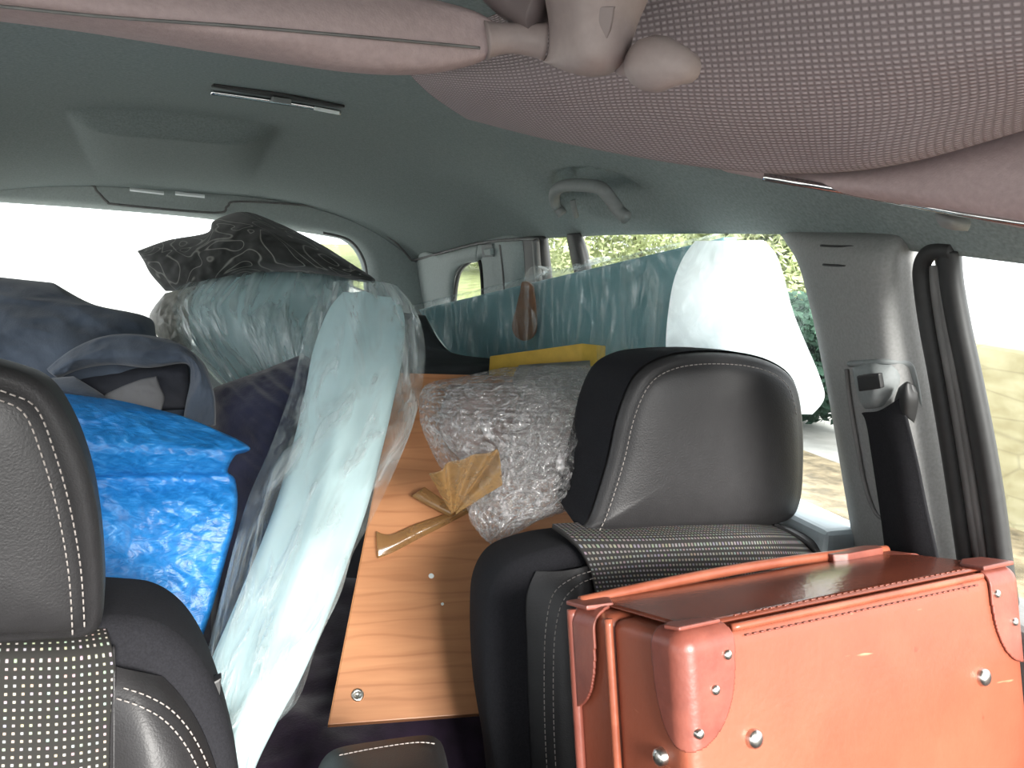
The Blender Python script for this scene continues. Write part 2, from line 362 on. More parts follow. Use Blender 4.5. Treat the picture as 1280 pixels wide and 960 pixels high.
def hide(name, c0, c1, rough, scr=True, k=6):
    m, nt, out = mat(name); b = N(nt, 'ShaderNodeBsdfPrincipled', i_Roughness=rough); c = coords(nt, 'Object')
    n = N(nt, 'ShaderNodeTexNoise', i_Scale=k, i_Detail=8, i_Roughness=.65); nt.links.new(c, n.inputs[0])
    base = ramp(nt, n.outputs[0], [(.3, c0), (.68, c1)])
    if scr:
        cm = coords(nt, 'Object', (10, 10, 60), (0, .6, .4)); s = N(nt, 'ShaderNodeTexNoise', i_Scale=1.5, i_Detail=2, i_Distortion=.5); nt.links.new(cm, s.inputs[0])
        f = ramp(nt, s.outputs[0], [(.70, 0), (.74, .5)]); mx = N(nt, 'ShaderNodeMix', data_type='RGBA'); nt.links.new(f, mx.inputs[0]); nt.links.new(base, mx.inputs[6]); mx.inputs[7].default_value = (.75, .35, .2, 1)
        s2 = N(nt, 'ShaderNodeTexNoise', i_Scale=38, i_Detail=3); nt.links.new(c, s2.inputs[0])
        f2 = ramp(nt, s2.outputs[0], [(.24, .7), (.29, 0)]); m2 = N(nt, 'ShaderNodeMix', data_type='RGBA'); nt.links.new(f2, m2.inputs[0]); nt.links.new(mx.outputs[2], m2.inputs[6]); m2.inputs[7].default_value = (.12, .03, .015, 1); base = m2.outputs[2]
    nt.links.new(base, b.inputs['Base Color'])
    n2 = N(nt, 'ShaderNodeTexNoise', i_Scale=180, i_Detail=3); nt.links.new(c, n2.inputs[0])
    bp = N(nt, 'ShaderNodeBump', i_Strength=.25, i_Distance=.001); nt.links.new(n2.outputs[0], bp.inputs['Height']); nt.links.new(bp.outputs[0], b.inputs['Normal'])
    nt.links.new(b.outputs[0], out.inputs[0]); return m
M['case'] = hide('tan_case_leather', (.21, .052, .026), (.28, .078, .042), .42)
M['case_top'] = hide('polished_case_leather', (.13, .032, .018), (.20, .052, .028), .2, False)
M['case_cap'] = hide('worn_cap_leather', (.14, .035, .025), (.28, .085, .058), .38, False, 14)
M['case_rim'] = hide('case_rim_leather', (.22, .05, .025), (.38, .12, .065), .35, False, 14)

def stone():
    m, nt, out = mat('dry_stone'); b = N(nt, 'ShaderNodeBsdfPrincipled', i_Roughness=.9); c = coords(nt, 'Object', (1, 2.2, 5))
    v = N(nt, 'ShaderNodeTexVoronoi', i_Scale=1.6, feature='DISTANCE_TO_EDGE'); nt.links.new(c, v.inputs[0])
    n = N(nt, 'ShaderNodeTexNoise', i_Scale=2.2, i_Detail=6); nt.links.new(c, n.inputs[0])
    mx = N(nt, 'ShaderNodeMix', data_type='RGBA', blend_type='MULTIPLY'); mx.inputs[0].default_value = 1
    nt.links.new(ramp(nt, n.outputs[0], [(.3, (.36, .32, .18)), (.7, (.55, .51, .33))]), mx.inputs[6]); nt.links.new(ramp(nt, v.outputs[0], [(0, .78), (.05, 1)]), mx.inputs[7])
    nt.links.new(mx.outputs[2], b.inputs['Base Color']); nt.links.new(b.outputs[0], out.inputs[0]); return m
M['stone'] = stone()
M['ground'] = simple('pale_gravel', (.50, .50, .47), .95, .12, 6)
M['grass'] = simple('grass', (.20, .23, .085), .95, .35, 3)
M['verge'] = simple('leaf_litter', (.26, .21, .13), .95, .55, 9)
M['wallint'] = simple('rear_side_trim', (.40, .45, .44), .7, .08, 200, .15, 900, spec=.3)

# ------------------------------------------------------------------ cabin shell
def cyl_pts(*p): return [V(q) for q in p]
top_px = [(1340, 338), (1280, 330), (1185, 318), (1145, 315), (1080, 300), (985, 293), (870, 292), (760, 294), (660, 299), (600, 304), (545, 318), (530, 323)]
T = [SP(x, y) for x, y in top_px]
TE = YP(508, 332, 2.74)
def edge_at(y):
    if y <= T[0].y: return T[0].x, T[0].z
    for a, b in zip(T, T[1:]):
        if a.y <= y <= b.y:
            f = (y-a.y)/max(1e-6, b.y-a.y); return a.x+(b.x-a.x)*f, a.z+(b.z-a.z)*f
    f = min(1, (y-T[-1].y)/max(.01, 2.72-T[-1].y)); return T[-1].x+(TE.x-T[-1].x)*f, T[-1].z+(TE.z-T[-1].z)*f
def zc(y):
    if y < 1.7: return 1.60
    f = min(1, (y-1.7)/(2.72-1.7)); f = f*f*(3-2*f); return 1.60+(1.472-1.60)*f
XC = .08
_h = P(738, 250, 1.33); HX, HY = _h.x+.012, _h.y
def ceilz(x, y):
    xe, ze = edge_at(y); hw = xe-XC
    if x < XC: hw = max(hw, .54); ze = max(ze, 1.405)
    u = min(1, abs((x-XC)/hw)); z = ze+(zc(y)-ze)*(1-u**3.0)
    # moulded housing bulging down from the rear roof
    bx = (x-.0)/.19; by = (y-1.86)
    if abs(bx) < 1.15 and by > -.06:
        wx = max(0, 1-abs(bx)**5); wy = (min(1, max(0, (by+.05)/.07)))*max(0, 1-by/.62) if by > -.05 else 0
        wy = max(0, wy); z -= .040*wx*wy
    hx, hy = (x-HX)/.052, (y-HY)/.135
    q = hx*hx+hy*hy
    if q < 1: z += .034*min(1, (1-q)*2.2)
    return z
g = []
NY, NX = 260, 170
for i in range(NY+1):
    y = -.12+(2.72+.12)*i/NY; xe, ze = edge_at(y); hw = xe-XC; hl = max(hw, .54)
    g.append([V((XC+(hw if u > 0 else hl)*u, y, ceilz(XC+(hw if u > 0 else hl)*u, y))) for u in [-1+2*j/NX for j in range(NX+1)]])
ceil = struct(shell('ceiling', g, M['headliner'], t=.012, off=1))
def CP(px, py, o=0.0):
    r = ray(px, py); t = .2
    while t < 4:
        p = CAM+r*t
        if p.z >= ceilz(p.x, p.y)-o: return p
        t += .004
    return CAM+r*2
# tailgate trim round the rear window
inner = [(-420, 235), (-200, 238), (0, 251), (130, 260), (260, 272), (400, 292), (432, 301), (449, 322), (455, 350), (458, 420), (465, 560)]
outer = [(-420, 186), (-200, 190), (0, 207), (130, 217), (280, 236), (400, 247), (470, 256), (525, 272), (560, 305), (575, 420), (590, 560)]
YB = 2.70
rows = []
for (a, b), (c, d) in zip(inner, outer):
    pi_, po = YP(a, b, YB+.02), YP(c, d, YB-.01)
    rows.append([pi_, pi_+(po-pi_)*.18+V((0, -.035, 0)), pi_+(po-pi_)*.6+V((0, -.03, 0)), po])
gs = [[r[k] for r in rows] for k in range(4)]
tg = struct(shell('wall_back', surf(gs, 90, 12), M['wallint'], t=.01, off=0))
struct(tube('trim_1', [YP(x, y, YB-.065) for x, y in [(-40, 215), (0, 219), (104, 228), (122, 240), (134, 252), (150, 256), (268, 266), (284, 258), (300, 252), (400, 259), (455, 276), (492, 301), (515, 326)]], .0035, M['seal'], seg=6))
struct(tube('trim_2', [YP(x+4, y-1, YB-.045) for x, y in inner[5:10]], .004, M['seal'], seg=6))
struct(prism('window_1', [YP(-420, 232, YB+.03), YP(470, 262, YB+.03), YP(490, 620, YB+.03), YP(-420, 620, YB+.03)], V((0, .004, 0)), M['window_glass'], bev=0))
# rear header step below the housing
body('trim_3', [[P(126+(290-126)*k/6, y0+(y1-y0)*k/6, d) for k in range(7)] for y0, y1, d in ((247, 261, 2.60), (254, 268, 2.56), (262, 275, 2.62))], M['wallint'], T=.04, rim=.4, nu=30, nv=8)
struct(bpy.data.objects['trim_3'])
# right side wall behind the rear door, with its quarter window
def side_panel(name, loop_in, loop_out, m, off=(0, .02, .02, 0), t=.008):
    k = len(loop_in); rows = []
    for (a, b), (c, d) in zip(loop_in+[loop_in[0]], loop_out+[loop_out[0]]):
        rows.append([SP(a, b, off[0]), SP(a+(c-a)*.12, b+(d-b)*.12, off[1]), SP(a+(c-a)*.7, b+(d-b)*.7, off[2]), SP(c, d, off[3])])
    return shell(name, surf([[r[q] for r in rows] for q in range(4)], 80, 8), m, t=t)
qi = [(596, 326), (603, 328), (606, 380), (604, 420), (566, 420), (567, 380), (571, 345), (580, 330)]
qo = [(600, 303), (654, 299), (660, 380), (664, 520), (520, 520), (520, 420), (519, 322), (545, 317)]
w = struct(side_panel('wall_right', qi, qo, M['wallint']))
struct(prism('window_2', [SP(560, 318, -.01), SP(612, 318, -.01), SP(614, 430, -.01), SP(556, 430, -.01)], SN*.004, M['window_glass'], bev=0))
struct(tube('trim_4', [SP(x, y, .012) for x, y in [(602, 430), (604, 380), (600, 327), (584, 329), (573, 344), (568, 380), (566, 430)]], .006, M['rubber'], seg=8))
struct(tube('trim_5', [SP(x, y, .022) for x, y in [(515, 326), (545, 318), (600, 304), (650, 299), (672, 299)]], .0035, M['seal'], seg=6))
struct(tube('trim_6', [SP(x, y, .024) for x, y in [(626, 306), (630, 340), (633, 400)]], .005, M['seal'], seg=6))
# coat hook on the rear pillar
ck = thing('coat_hook', 'small square grey coat hook high on the rear side pillar', 'hook', SP(608, 312, .02))
prism('hook_plate', [SP(x, y, .030) for x, y in [(601, 306), (615, 305), (616, 321), (603, 322)]], SN*.008, M['plastic'], ck, .002)
prism('hook', [SP(x, y, .040) for x, y in [(604, 312), (612, 311), (613, 319), (606, 319)]], SN*.010, M['wallint'], ck, .002)

# rear door: black window frame, quarter bar, glass, ledge and panel
d2 = bpy.data.objects.new('door_2', None); COL.objects.link(d2); struct(d2)
def bar(name, a, b, m, parent, off=0.012):
    """strip between two px polylines on the side plane"""
    rows = [[SP(x0, y0, -.01), SP(x0+(x1-x0)*.2, y0+(y1-y0)*.2, off), SP(x0+(x1-x0)*.8, y0+(y1-y0)*.8, off), SP(x1, y1, -.01)] for (x0, y0), (x1, y1) in zip(a, b)]
    return shell(name, surf(rows, 10, 24), m, parent, t=.01)
bar('window_frame', [(654, 296), (656, 340), (662, 400), (670, 480)], [(682, 296), (687, 340), (693, 400), (705, 480)], M['rubber'], d2)
bar('frame_strip', [(667, 300), (670, 340), (676, 400), (684, 480)], [(672, 300), (675, 340), (681, 400), (690, 480)], M['seal'], d2, .024)
bar('window_bar', [(711, 292), (716, 320), (730, 380), (745, 450)], [(724, 292), (733, 320), (745, 380), (762, 450)], M['rubber'], d2)
prism('window_pane', [SP(660, 285, -.015), SP(1000, 280, -.015), SP(1078, 700, -.015), SP(700, 700, -.015)], SN*.004, M['window_glass'], d2, bev=0)
zb = 1.08
def wall_box(name, y0, y1, m, parent, x0=.765, x1=.84, z0=.35, z1=1.065):
    return prism(name, [V((x0, y0, z0)), V((x0, y1, z0)), V((x0, y1, z1)), V((x0, y0, z1))], V((x1-x0, 0, 0)), m, parent, .012, 3)
wall_box('door_panel', .80, 1.75, M['sill'], d2)
d1 = bpy.data.objects.new('door_1', None); COL.objects.link(d1); struct(d1)
wall_box('door_panel', -.2, .60, M['pillar'], d1)
struct(wall_box('wall_right', .60, .80, M['pillar'], None, z1=1.0))
struct(wall_box('wall_right', 1.75, 2.75, M['wallint'], None, .74, .82, z1=1.12))
struct(prism('wall_back', [V((-.62, 2.72, .35)), V((.74, 2.72, .35)), V((.74, 2.72, 1.02)), V((-.62, 2.72, 1.02))], V((0, .06, 0)), M['wallint'], None, .01))
# left side of the cabin
struct(prism('wall_left', [V((-.64, -.2, .35)), V((-.64, 2.75, .35)), V((-.64, 2.75, 1.06)), V((-.64, -.2, 1.06))], V((-.08, 0, 0)), M['pillar'], None, .012))
for y0, y1, n in ((.58, .74, 'wall_left'), (1.75, 1.95, 'wall_left'), (2.45, 2.74, 'wall_left')):
    struct(prism(n, [V((-.66, y0, 1.04)), V((-.66, y1, 1.04)), V((-.55, y1-.02, 1.45)), V((-.55, y0+.02, 1.45))], V((-.04, 0, 0)), M['pillar'], None, .008))
struct(prism('floor', [V((-.72, -.5, .30)), V((.86, -.5, .30)), V((.86, 2.78, .30)), V((-.72, 2.78, .30))], V((0, 0, .04)), M['bag'], None, .004))

# B pillar
pil = []
for (y, c0, c1, c2, c3, c4, c5) in [(292, 978, 990, 1030, 1108, 1128, 1158), (303, 986, 997, 1040, 1108, 1130, 1152), (330, 1001, 1008, 1050, 1104, 1128, 1147), (380, 1015, 1022, 1062, 1104, 1130, 1150), (440, 1028, 1036, 1072, 1110, 1138, 1160), (520, 1043, 1052, 1085, 1120, 1150, 1176), (610, 1058, 1068, 1100, 1130, 1162, 1192), (700, 1073, 1084, 1115, 1145, 1176, 1206), (800, 1090, 1101, 1130, 1160, 1192, 1225), (900, 1107, 1118, 1145, 1175, 1208, 1240)]:
    k_ = 0 if y < 295 else (.6 if y < 310 else 1)
    pil.append([SP(c0, y, -.01), SP(c1, y, .020*k_), SP(c2, y, .036*k_), SP(c3, y, .036*k_), SP(c4, y, .008*k_), SP(c5, y, -.02)])
bp = struct(shell('trim_7', surf(pil, 60, 90), M['pillar'], t=.006))
# airbag cover grooves and the adjuster frame
for yy, k, q_ in ((307, 0, .030), (331, 3, .0392)):
    tube('groove', [SP(1026+k, yy, q_-.003), SP(1045+k, yy+1, q_), SP(1068+k, yy+1, q_)], .0014, M['rubber'], bp, seg=6)
fr = [(1062, 455), (1105, 452), (1134, 455), (1142, 470), (1150, 510), (1162, 560), (1172, 610), (1172, 632), (1164, 650)]
tube('adjuster_frame', [SP(x, y, .040 if x < 1110 else (.034-.0007*(x-1110))) for x, y in fr], .0035, M['plastic'], bp, seg=8)
tube('adjuster_frame', [SP(x, y, .038) for x, y in [(1058, 462), (1062, 500), (1072, 560), (1082, 610), (1094, 640), (1106, 650)]], .0025, M['seal'], bp, seg=8)
# door seals and front door frame
def sweep(name, pxs, widths, offs, m, parent=None, t=.003):
    rows = []
    for k, (x, y) in enumerate(pxs):
        w_ = widths[k] if isinstance(widths, list) else widths
        rows.append([SP(x+w_*a, y, o) for a, o in zip((0, .25, .5, .75, 1), offs)])
    return shell(name, surf(rows, 12, 60), m, parent, t=t)
line = [(1186, 314), (1168, 313), (1154, 318), (1146, 334), (1147, 360), (1154, 410), (1165, 470), (1180, 560), (1192, 640), (1202, 710), (1216, 800)]
struct(tube('trim_8', [SP(x+6, y, .004) for x, y in line], .0085, M['rubber'], seg=12))
sl = [(1160, 332), (1161, 360), (1168, 410), (1179, 470), (1194, 560), (1206, 640), (1217, 710), (1232, 800)]
struct(sweep('trim_9', sl, [22]*8, (-.004, .004, .002, .004, -.006), M['seal']))
struct(sweep('trim_10', [(x+20, y) for x, y in sl], [20]*8, (-.02, -.016, -.014, -.016, -.02), M['rubber'], t=.004))
fl = [(1180, 314), (1184, 330), (1187, 360), (1196, 410), (1209, 470), (1227, 560), (1240, 640), (1249, 710), (1262, 800)]
bar('window_frame', [(x-8, y) for x, y in fl], [(x+12, y-2) if y > 320 else (x+16, y) for x, y in fl], M['rubber'], d1, .004)
tube('frame_strip', [SP(x, y, .006) for x, y in fl], .0035, M['plastic'], d1, seg=8)
prism('window_pane', [SP(1185, 290, -.02), SP(1500, 300, -.02), SP(1560, 760, -.02), SP(1250, 760, -.02)], SN*.004, M['window_glass'], d1, bev=0)

# seat belt
sb = thing('seat_belt', 'black seat belt hanging from its guide on the grey door pillar', 'seat belt', SP(1110, 520, 0.042))
wb = [[SP(1078, 516, 0.046), SP(1100, 513, 0.052), SP(1124, 498, 0.048)], [SP(1084, 530, 0.046), SP(1106, 527, 0.054), SP(1132, 515, 0.048)], [SP(1092, 580, 0.048), SP(1120, 580, 0.054), SP(1147, 575, 0.046)], [SP(1101, 640, 0.052), SP(1130, 640, 0.057), SP(1160, 638, 0.048)], [SP(1111, 715, 0.057), SP(1142, 715, 0.062), SP(1176, 712, 0.052)], [SP(1128, 820, 0.062), SP(1158, 820, 0.067), SP(1192, 818, 0.056)]]
shell('webbing', surf(wb, 12, 60), M['webbing'], sb, t=.0022)
body('buckle_guide', [[SP(1122, 484, 0.042), SP(1131, 478, 0.048), SP(1140, 484, 0.042)], [SP(1116, 500, 0.042), SP(1130, 500, 0.052), SP(1145, 502, 0.042)], [SP(1112, 520, 0.042), SP(1128, 522, 0.050), SP(1140, 530, 0.042)]], M['black'], sb, T=.006, rim=.3, nu=16, nv=16, dirv=SN)
body('guide_cover', [[SP(1060+2*k/1, 456, 0.040), SP(1085, 452, 0.048), SP(1110, 457, 0.042)] if k == 0 else r for k, r in enumerate([0, [SP(1062, 475, 0.046), SP(1088, 474, 0.056), SP(1112, 478, 0.046)], [SP(1068, 498, 0.048), SP(1090, 499, 0.058), SP(1110, 494, 0.046)], [SP(1078, 514, 0.046), SP(1092, 512, 0.052), SP(1104, 506, 0.044)]])], M['plastic'], sb, T=.02, rim=.3, nu=24, nv=24, dirv=SN)
prism('release_button', [SP(x, y, .064) for x, y in [(1070, 470), (1098, 467), (1101, 486), (1073, 490)]], SN*.006, M['black'], sb, .002)

# ------------------------------------------------------------------ roof fittings
dl = thing('dome_light', 'slim roof light with chrome edge set in the grey headliner', 'ceiling light', CP(348, 118))
a0, a1 = CP(267, 104), CP(431, 131)
ax = (a1-a0).normalized(); nz = V((0, 0, -1)); ay = ax.cross(nz).normalized()
if ay.y < 0: ay = -ay
def onroof(a, b, o): p = a0+ax*a+ay*b; p.z = ceilz(p.x, p.y)-o; return p
Ld = (a1-a0).length
prism('housing', [onroof(0, 0, .004), onroof(Ld*.5, -.010, .004), onroof(Ld, 0, .004), onroof(Ld, .018, .004), onroof(0, .018, .004)], V((0, 0, .004)), M['black'], dl, .001)
tube('chrome_strip', [onroof(Ld*t, .022, .010) for t in (0, .25, .5, .75, 1)], .004, M['chrome'], dl, seg=8)
prism('lens', [onroof(Ld*.78, .016, .015), onroof(Ld*.985, .016, .015), onroof(Ld*.985, .030, .012), onroof(Ld*.78, .030, .012)], V((0, 0, .006)), M['white_plastic'], dl, .001)
prism('switch', [onroof(Ld*.44, .003, .014), onroof(Ld*.58, .003, .014), onroof(Ld*.58, .018, .012), onroof(Ld*.44, .018, .012)], V((0, 0, .008)), M['plastic'], dl, .001)
# white strips that paint two light reflections on the rear housing
for k, (xa, ya, xb, yb) in enumerate(((162, 237, 205, 242), (219, 242, 256, 246))):
    o = prism('rear_glint', [CP(xa, ya, .014), CP(xb, yb, .014), CP(xb, yb, .014)+V((0, .014, -.004)), CP(xa, ya, .014)+V((0, .014, -.004))], V((0, 0, .006)), M['white_plastic'], None, .0005)
    tag(o, ('left' if k == 0 else 'right') + ' one of two slim white strips painting light reflections under the rear roof above the tailgate window', 'reflection')
# grab handle
gh = thing('grab_handle', 'grey curved grab handle folded on the roof edge above the rear door', 'handle', CP(738, 250))
GHP = [(735, 272), (716, 272), (703, 268), (694, 254), (694, 240), (706, 232), (735, 232), (752, 236), (764, 250), (774, 264), (783, 272)]
pc = P(738, 250, 1.33)
gpl = V((.75, -.1, .66)).normalized()
def GP(x, y, o): return PL(x, y, pc-gpl*o, gpl)
tube('handle_grip', [GP(x, y, .022 if 1 < i < 9 else .004) for i, (x, y) in enumerate(GHP[2:])], lambda t: .0095, M['plastic'], gh, seg=12)
tube('spring_peg', [GP(716, 250, .006), GP(718, 262, .012), GP(720, 270, .012)], .005, M['plastic'], gh, seg=8)

# forward headliner section in woven cloth
wl = [
 [P(480, 60, .78), P(620, 20, .60), P(760, -60, .52), P(920, -110, .46), P(1100, -140, .42), P(1340, -180, .38)],
 [P(500, 80, .74), P(630, 60, .58), P(780, 10, .50), P(940, -20, .455), P(1110, -40, .42), P(1340, -60, .385)],
 [P(515, 93, .70), P(640, 100, .575), P(790, 80, .51), P(950, 70, .47), P(1120, 60, .435), P(1340, 40, .40)],
 [P(540, 116, .70), P(660, 135, .60), P(800, 135, .54), P(960, 140, .50), P(1130, 130, .46), P(1340, 95, .42)],
 [P(575, 140, .71), P(690, 167, .63), P(830, 185, .58), P(980, 195, .54), P(1120, 190, .49), P(1340, 132, .445)],
 [P(590, 147, .72), P(700, 174, .65), P(860, 203, .60), P(990, 213, .56), P(1130, 200, .51), P(1340, 140, .46)],
 [P(600, 140, .76), P(710, 165, .70), P(870, 190, .65), P(1000, 205, .61), P(1140, 190, .56), P(1340, 130, .50)]]
struct(shell('trim_11', surf(wl, 110, 80), M['weave'], t=.004))
# lower smooth side rail of the forward roof
rl = [
 [P(900, 203, .66), P(1000, 208, .63), P(1070, 207, .60), P(1140, 193, .57), P(1210, 166, .54), P(1350, 125, .50)],
 [P(900, 208, .65), P(1000, 218, .615), P(1080, 222, .58), P(1150, 215, .55), P(1220, 205, .52), P(1350, 190, .48)],
 [P(905, 211, .65), P(1005, 226, .61), P(1090, 238, .575), P(1160, 244, .545), P(1230, 250, .52), P(1350, 260, .48)],
 [P(910, 213, .66), P(1010, 232, .62), P(1095, 248, .59), P(1165, 260, .56), P(1230, 272, .535), P(1350, 294, .50)],
 [P(910, 212, .70), P(1010, 230, .66), P(1095, 246, .63), P(1165, 258, .60), P(1230, 270, .575), P(1350, 290, .54)]]
struct(shell('trim_12', surf(rl, 80, 30), M['visor'], t=.003))
struct(tube('trim_13', [P(955, 221, .613), P(990, 227, .605), P(1020, 232, .60), P(1060, 239, .597), P(1105, 248, .583), P(1150, 257, .562), P(1210, 268, .535), P(1300, 282, .505)], lambda t: .0030*(1-.3*t), M['chrome'], seg=8))  # metallic slit, drawn on along the rail to stand for its edge highlight
bk = body('visor_clip', [[P(1168, 262, .60), P(1190, 262, .595), P(1212, 267, .60)], [P(1170, 274, .595), P(1190, 276, .585), P(1214, 280, .595)], [P(1176, 284, .60), P(1192, 288, .595), P(1210, 289, .60)]], M['plastic'], None, T=.012, rim=.4, nu=14, nv=14)
tag(bk, 'small blunt grey clip under the roof rail above the front door window', 'clip')

# left sun visor
sv = thing('sun_visor', 'pinkish grey padded sun visor folded up along the top left', 'sun visor', P(300, 40, .40))
vr = [[P(-120, -90, .36), P(80, -70, .37), P(300, -50, .385), P(430, -30, .40), P(520, -8, .415), P(590, 10, .425), P(622, 28, .43)],
      [P(-120, -40, .34), P(80, -22, .355), P(300, 0, .37), P(440, 14, .39), P(530, 25, .41), P(592, 33, .425), P(624, 40, .43)],
      [P(-120, -10, .34), P(80, 10, .355), P(300, 40, .37), P(440, 52, .39), P(530, 58, .41), P(592, 55, .425), P(624, 52, .43)],
      [P(-120, 5, .355), P(80, 27, .37), P(300, 62, .385), P(440, 82, .40), P(530, 83, .415), P(592, 73, .428), P(622, 62, .433)],
      [P(-120, 14, .375), P(80, 38, .39), P(300, 72, .405), P(440, 92, .418), P(530, 94, .43), P(592, 82, .438), P(620, 66, .44)]]
body('pad', vr, M['visor'], sv, T=.026, rim=.12, nu=70, nv=30)
tube('seam', [P(-100, -3, .3365), P(120, 20, .352), P(300, 33, .366), P(450, 46, .388), P(560, 56, .412), P(600, 60, .420)], .0007, M['seal'], sv, seg=6)
tube('pivot_rod', [P(606, 50, .432), P(640, 48, .435), P(682, 52, .437)], lambda t: .0095-.002*sin(pi*t), M['bracket'], sv, seg=16)
# centre bracket
br = thing('visor_bracket', 'pinkish grey plastic bracket with a slot gripping the visor rods', 'bracket', P(740, 50, .42))
bs = [[P(672, -70, .40), P(725, -75, .375), P(790, -75, .375), P(840, -70, .40)],
      [P(676, -20, .41), P(722, -22, .385), P(775, -22, .385), P(820, -18, .405)],
      [P(684, 30, .418), P(722, 30, .395), P(764, 30, .395), P(800, 28, .41)],
      [P(683, 66, .425), P(722, 72, .402), P(758, 74, .402), P(788, 66, .415)],
      [P(676, 78, .432), P(715, 94, .418), P(752, 98, .418), P(782, 84, .428)]]
body('clip', bs, M['bracket'], br, T=.03, rim=.16, nu=40, nv=50)
body('slot', [[P(745, 8, .389), P(757, 7, .388), P(769, 8, .389)], [P(742, 35, .394), P(753, 35, .394), P(764, 36, .394)], [P(738, 68, .402), P(747, 70, .402), P(752, 70, .402)]], simple('slot_shade_plastic', (.27, .22, .215), .6, .05), br, T=.004, rim=.2, nu=14, nv=24)  # recess shade of the slot put in as darker bracket plastic
tube('rod_end_and_shade', [P(776, 76, .425), P(800, 80, .42), P(820, 80, .405), P(845, 82, .40), P(862, 86, .405)], lambda t: .007+.006*sin(pi*min(1, t))**2*(1 if t > .3 else .4), M['bracket'], br, seg=16)
tube('rod_end_and_shade', [P(612, -30, .435), P(630, -12, .435), P(650, 4, .435), P(676, 16, .43)], .011, simple('recess_shadow_dark', (.16, .125, .125), .6, .05), br, seg=14)  # dark tube standing in for shadow in the recess above the rod

# ------------------------------------------------------------------ seats
def seat_base(root, xc, yb, w, m1):
    pass
# right (passenger) seat
st = thing('car_seat', 'black front car seat with ribbed cloth behind the brown suitcase', 'car seat', (.59, .60, .34))
YH = .855
hp = [YP(x, y, YH) for x, y in [(742, 662), (752, 640), (772, 580), (786, 520), (806, 476), (838, 456), (880, 450), (930, 452), (968, 462), (992, 482), (1001, 520), (1003, 580), (999, 628), (982, 650), (930, 658), (840, 664), (778, 667)]]
hr = cloud('headrest', hp, .145, M['leather'], st, n=96, rim=.012, front_bulge=.012, back_scale=.86, bulge_pow=6)
# dark cloth sides of the headrest
o = closed_cr(hp, 96); c = sum(o, V())/96; BK = V((0, 1, 0))
L = []
for t in (.012, .04, .08, .115, .138, .149):
    s = 1-(1-.86)*max(0, (t-.012)/.133)**1.6
    L.append([c+(p-c)*s+(p-c).normalized()*(.0100)+BK*t for p in o])
L.append([c+(p-c)*.55+BK*.152 for p in o])
loft('headrest_cover', L, M['seatcloth'], hr, False)
sm = [(749, 664), (760, 640), (779, 580), (793, 522), (812, 481), (840, 462), (880, 455), (930, 457), (966, 467), (987, 486), (996, 520)]
stitch('stitching', [YP(x-9, y-3, YH+.004) for x, y in sm], M['thread'], hr)
stitch('stitching', [YP(x, y, YH-.006) for x, y in sm], M['thread'], hr)
for x in (775, 885):
    tube('headrest_post', [YP(x, 648, YH+.04), YP(x, 700, YH+.04)], .006, M['steel'], hr, seg=10)
    tube('post_collar', [YP(x, 668, YH+.04)+V((0, 0, 0)), YP(x, 684, YH+.04)], .012, M['black'], hr, seg=14)
# backrest shell
YS = .80
bo = [(624, 960), (616, 880), (618, 800), (626, 755), (650, 722), (690, 705), (740, 696), (830, 691), (930, 688), (985, 690), (1020, 702), (1045, 730), (1075, 800), (1085, 960), (1090, 1080), (1060, 1180), (850, 1220), (650, 1190), (628, 1100)]
def lean(p): return p+V((0, -(1.03-p.z)*.22 if p.z < 1.03 else 0, 0))
sp = [lean(YP(x, y, YS+.03)) for x, y in bo]
BD = V((-.04, 1, 0)).normalized()
bs_ = cloud('backrest', sp, .13, M['seatcloth'], st, n=120, rim=.02, front_bulge=.004, back_scale=.9, back=BD)
# left bolster in leather
def on(x, y, o, Y=YS): return lean(YP(x, y, Y+.03))-V((0, o, 0))
bl = [[on(668, 712, .004), on(690, 706, .018), on(712, 700, .024), on(727, 700, .018)],
      [on(654, 745, .002), on(682, 735, .028), on(708, 728, .036), on(732, 730, .022)],
      [on(650, 800, .002), on(676, 795, .036), on(706, 792, .042), on(734, 796, .020)],
      [on(646, 870, .002), on(672, 868, .040), on(704, 868, .046), on(738, 874, .018)],
      [on(644, 960, .002), on(670, 960, .042), on(704, 960, .048), on(742, 965, .018)],
      [on(646, 1120, .002), on(672, 1120, .042), on(708, 1120, .048), on(750, 1125, .018)],
      [on(660, 1300, .0), on(690, 1300, .03), on(720, 1300, .03), on(760, 1300, .01)]]
bls = shell('bolster', surf(bl, 30, 90), M['leather'], st, t=.006, off=1)
def seatstitch(pts, par, Y=YS, o=.02):
    stitch('stitching', [on(x, y, o, Y) for x, y in pts], M['thread'], par)
seatstitch([(722, 700), (700, 708), (676, 726), (664, 760), (657, 810), (652, 880), (650, 965)], bls, o=.034)
seatstitch([(722, 706), (704, 714), (684, 732), (672, 764), (665, 812), (660, 880), (658, 965)], bls, o=.040)
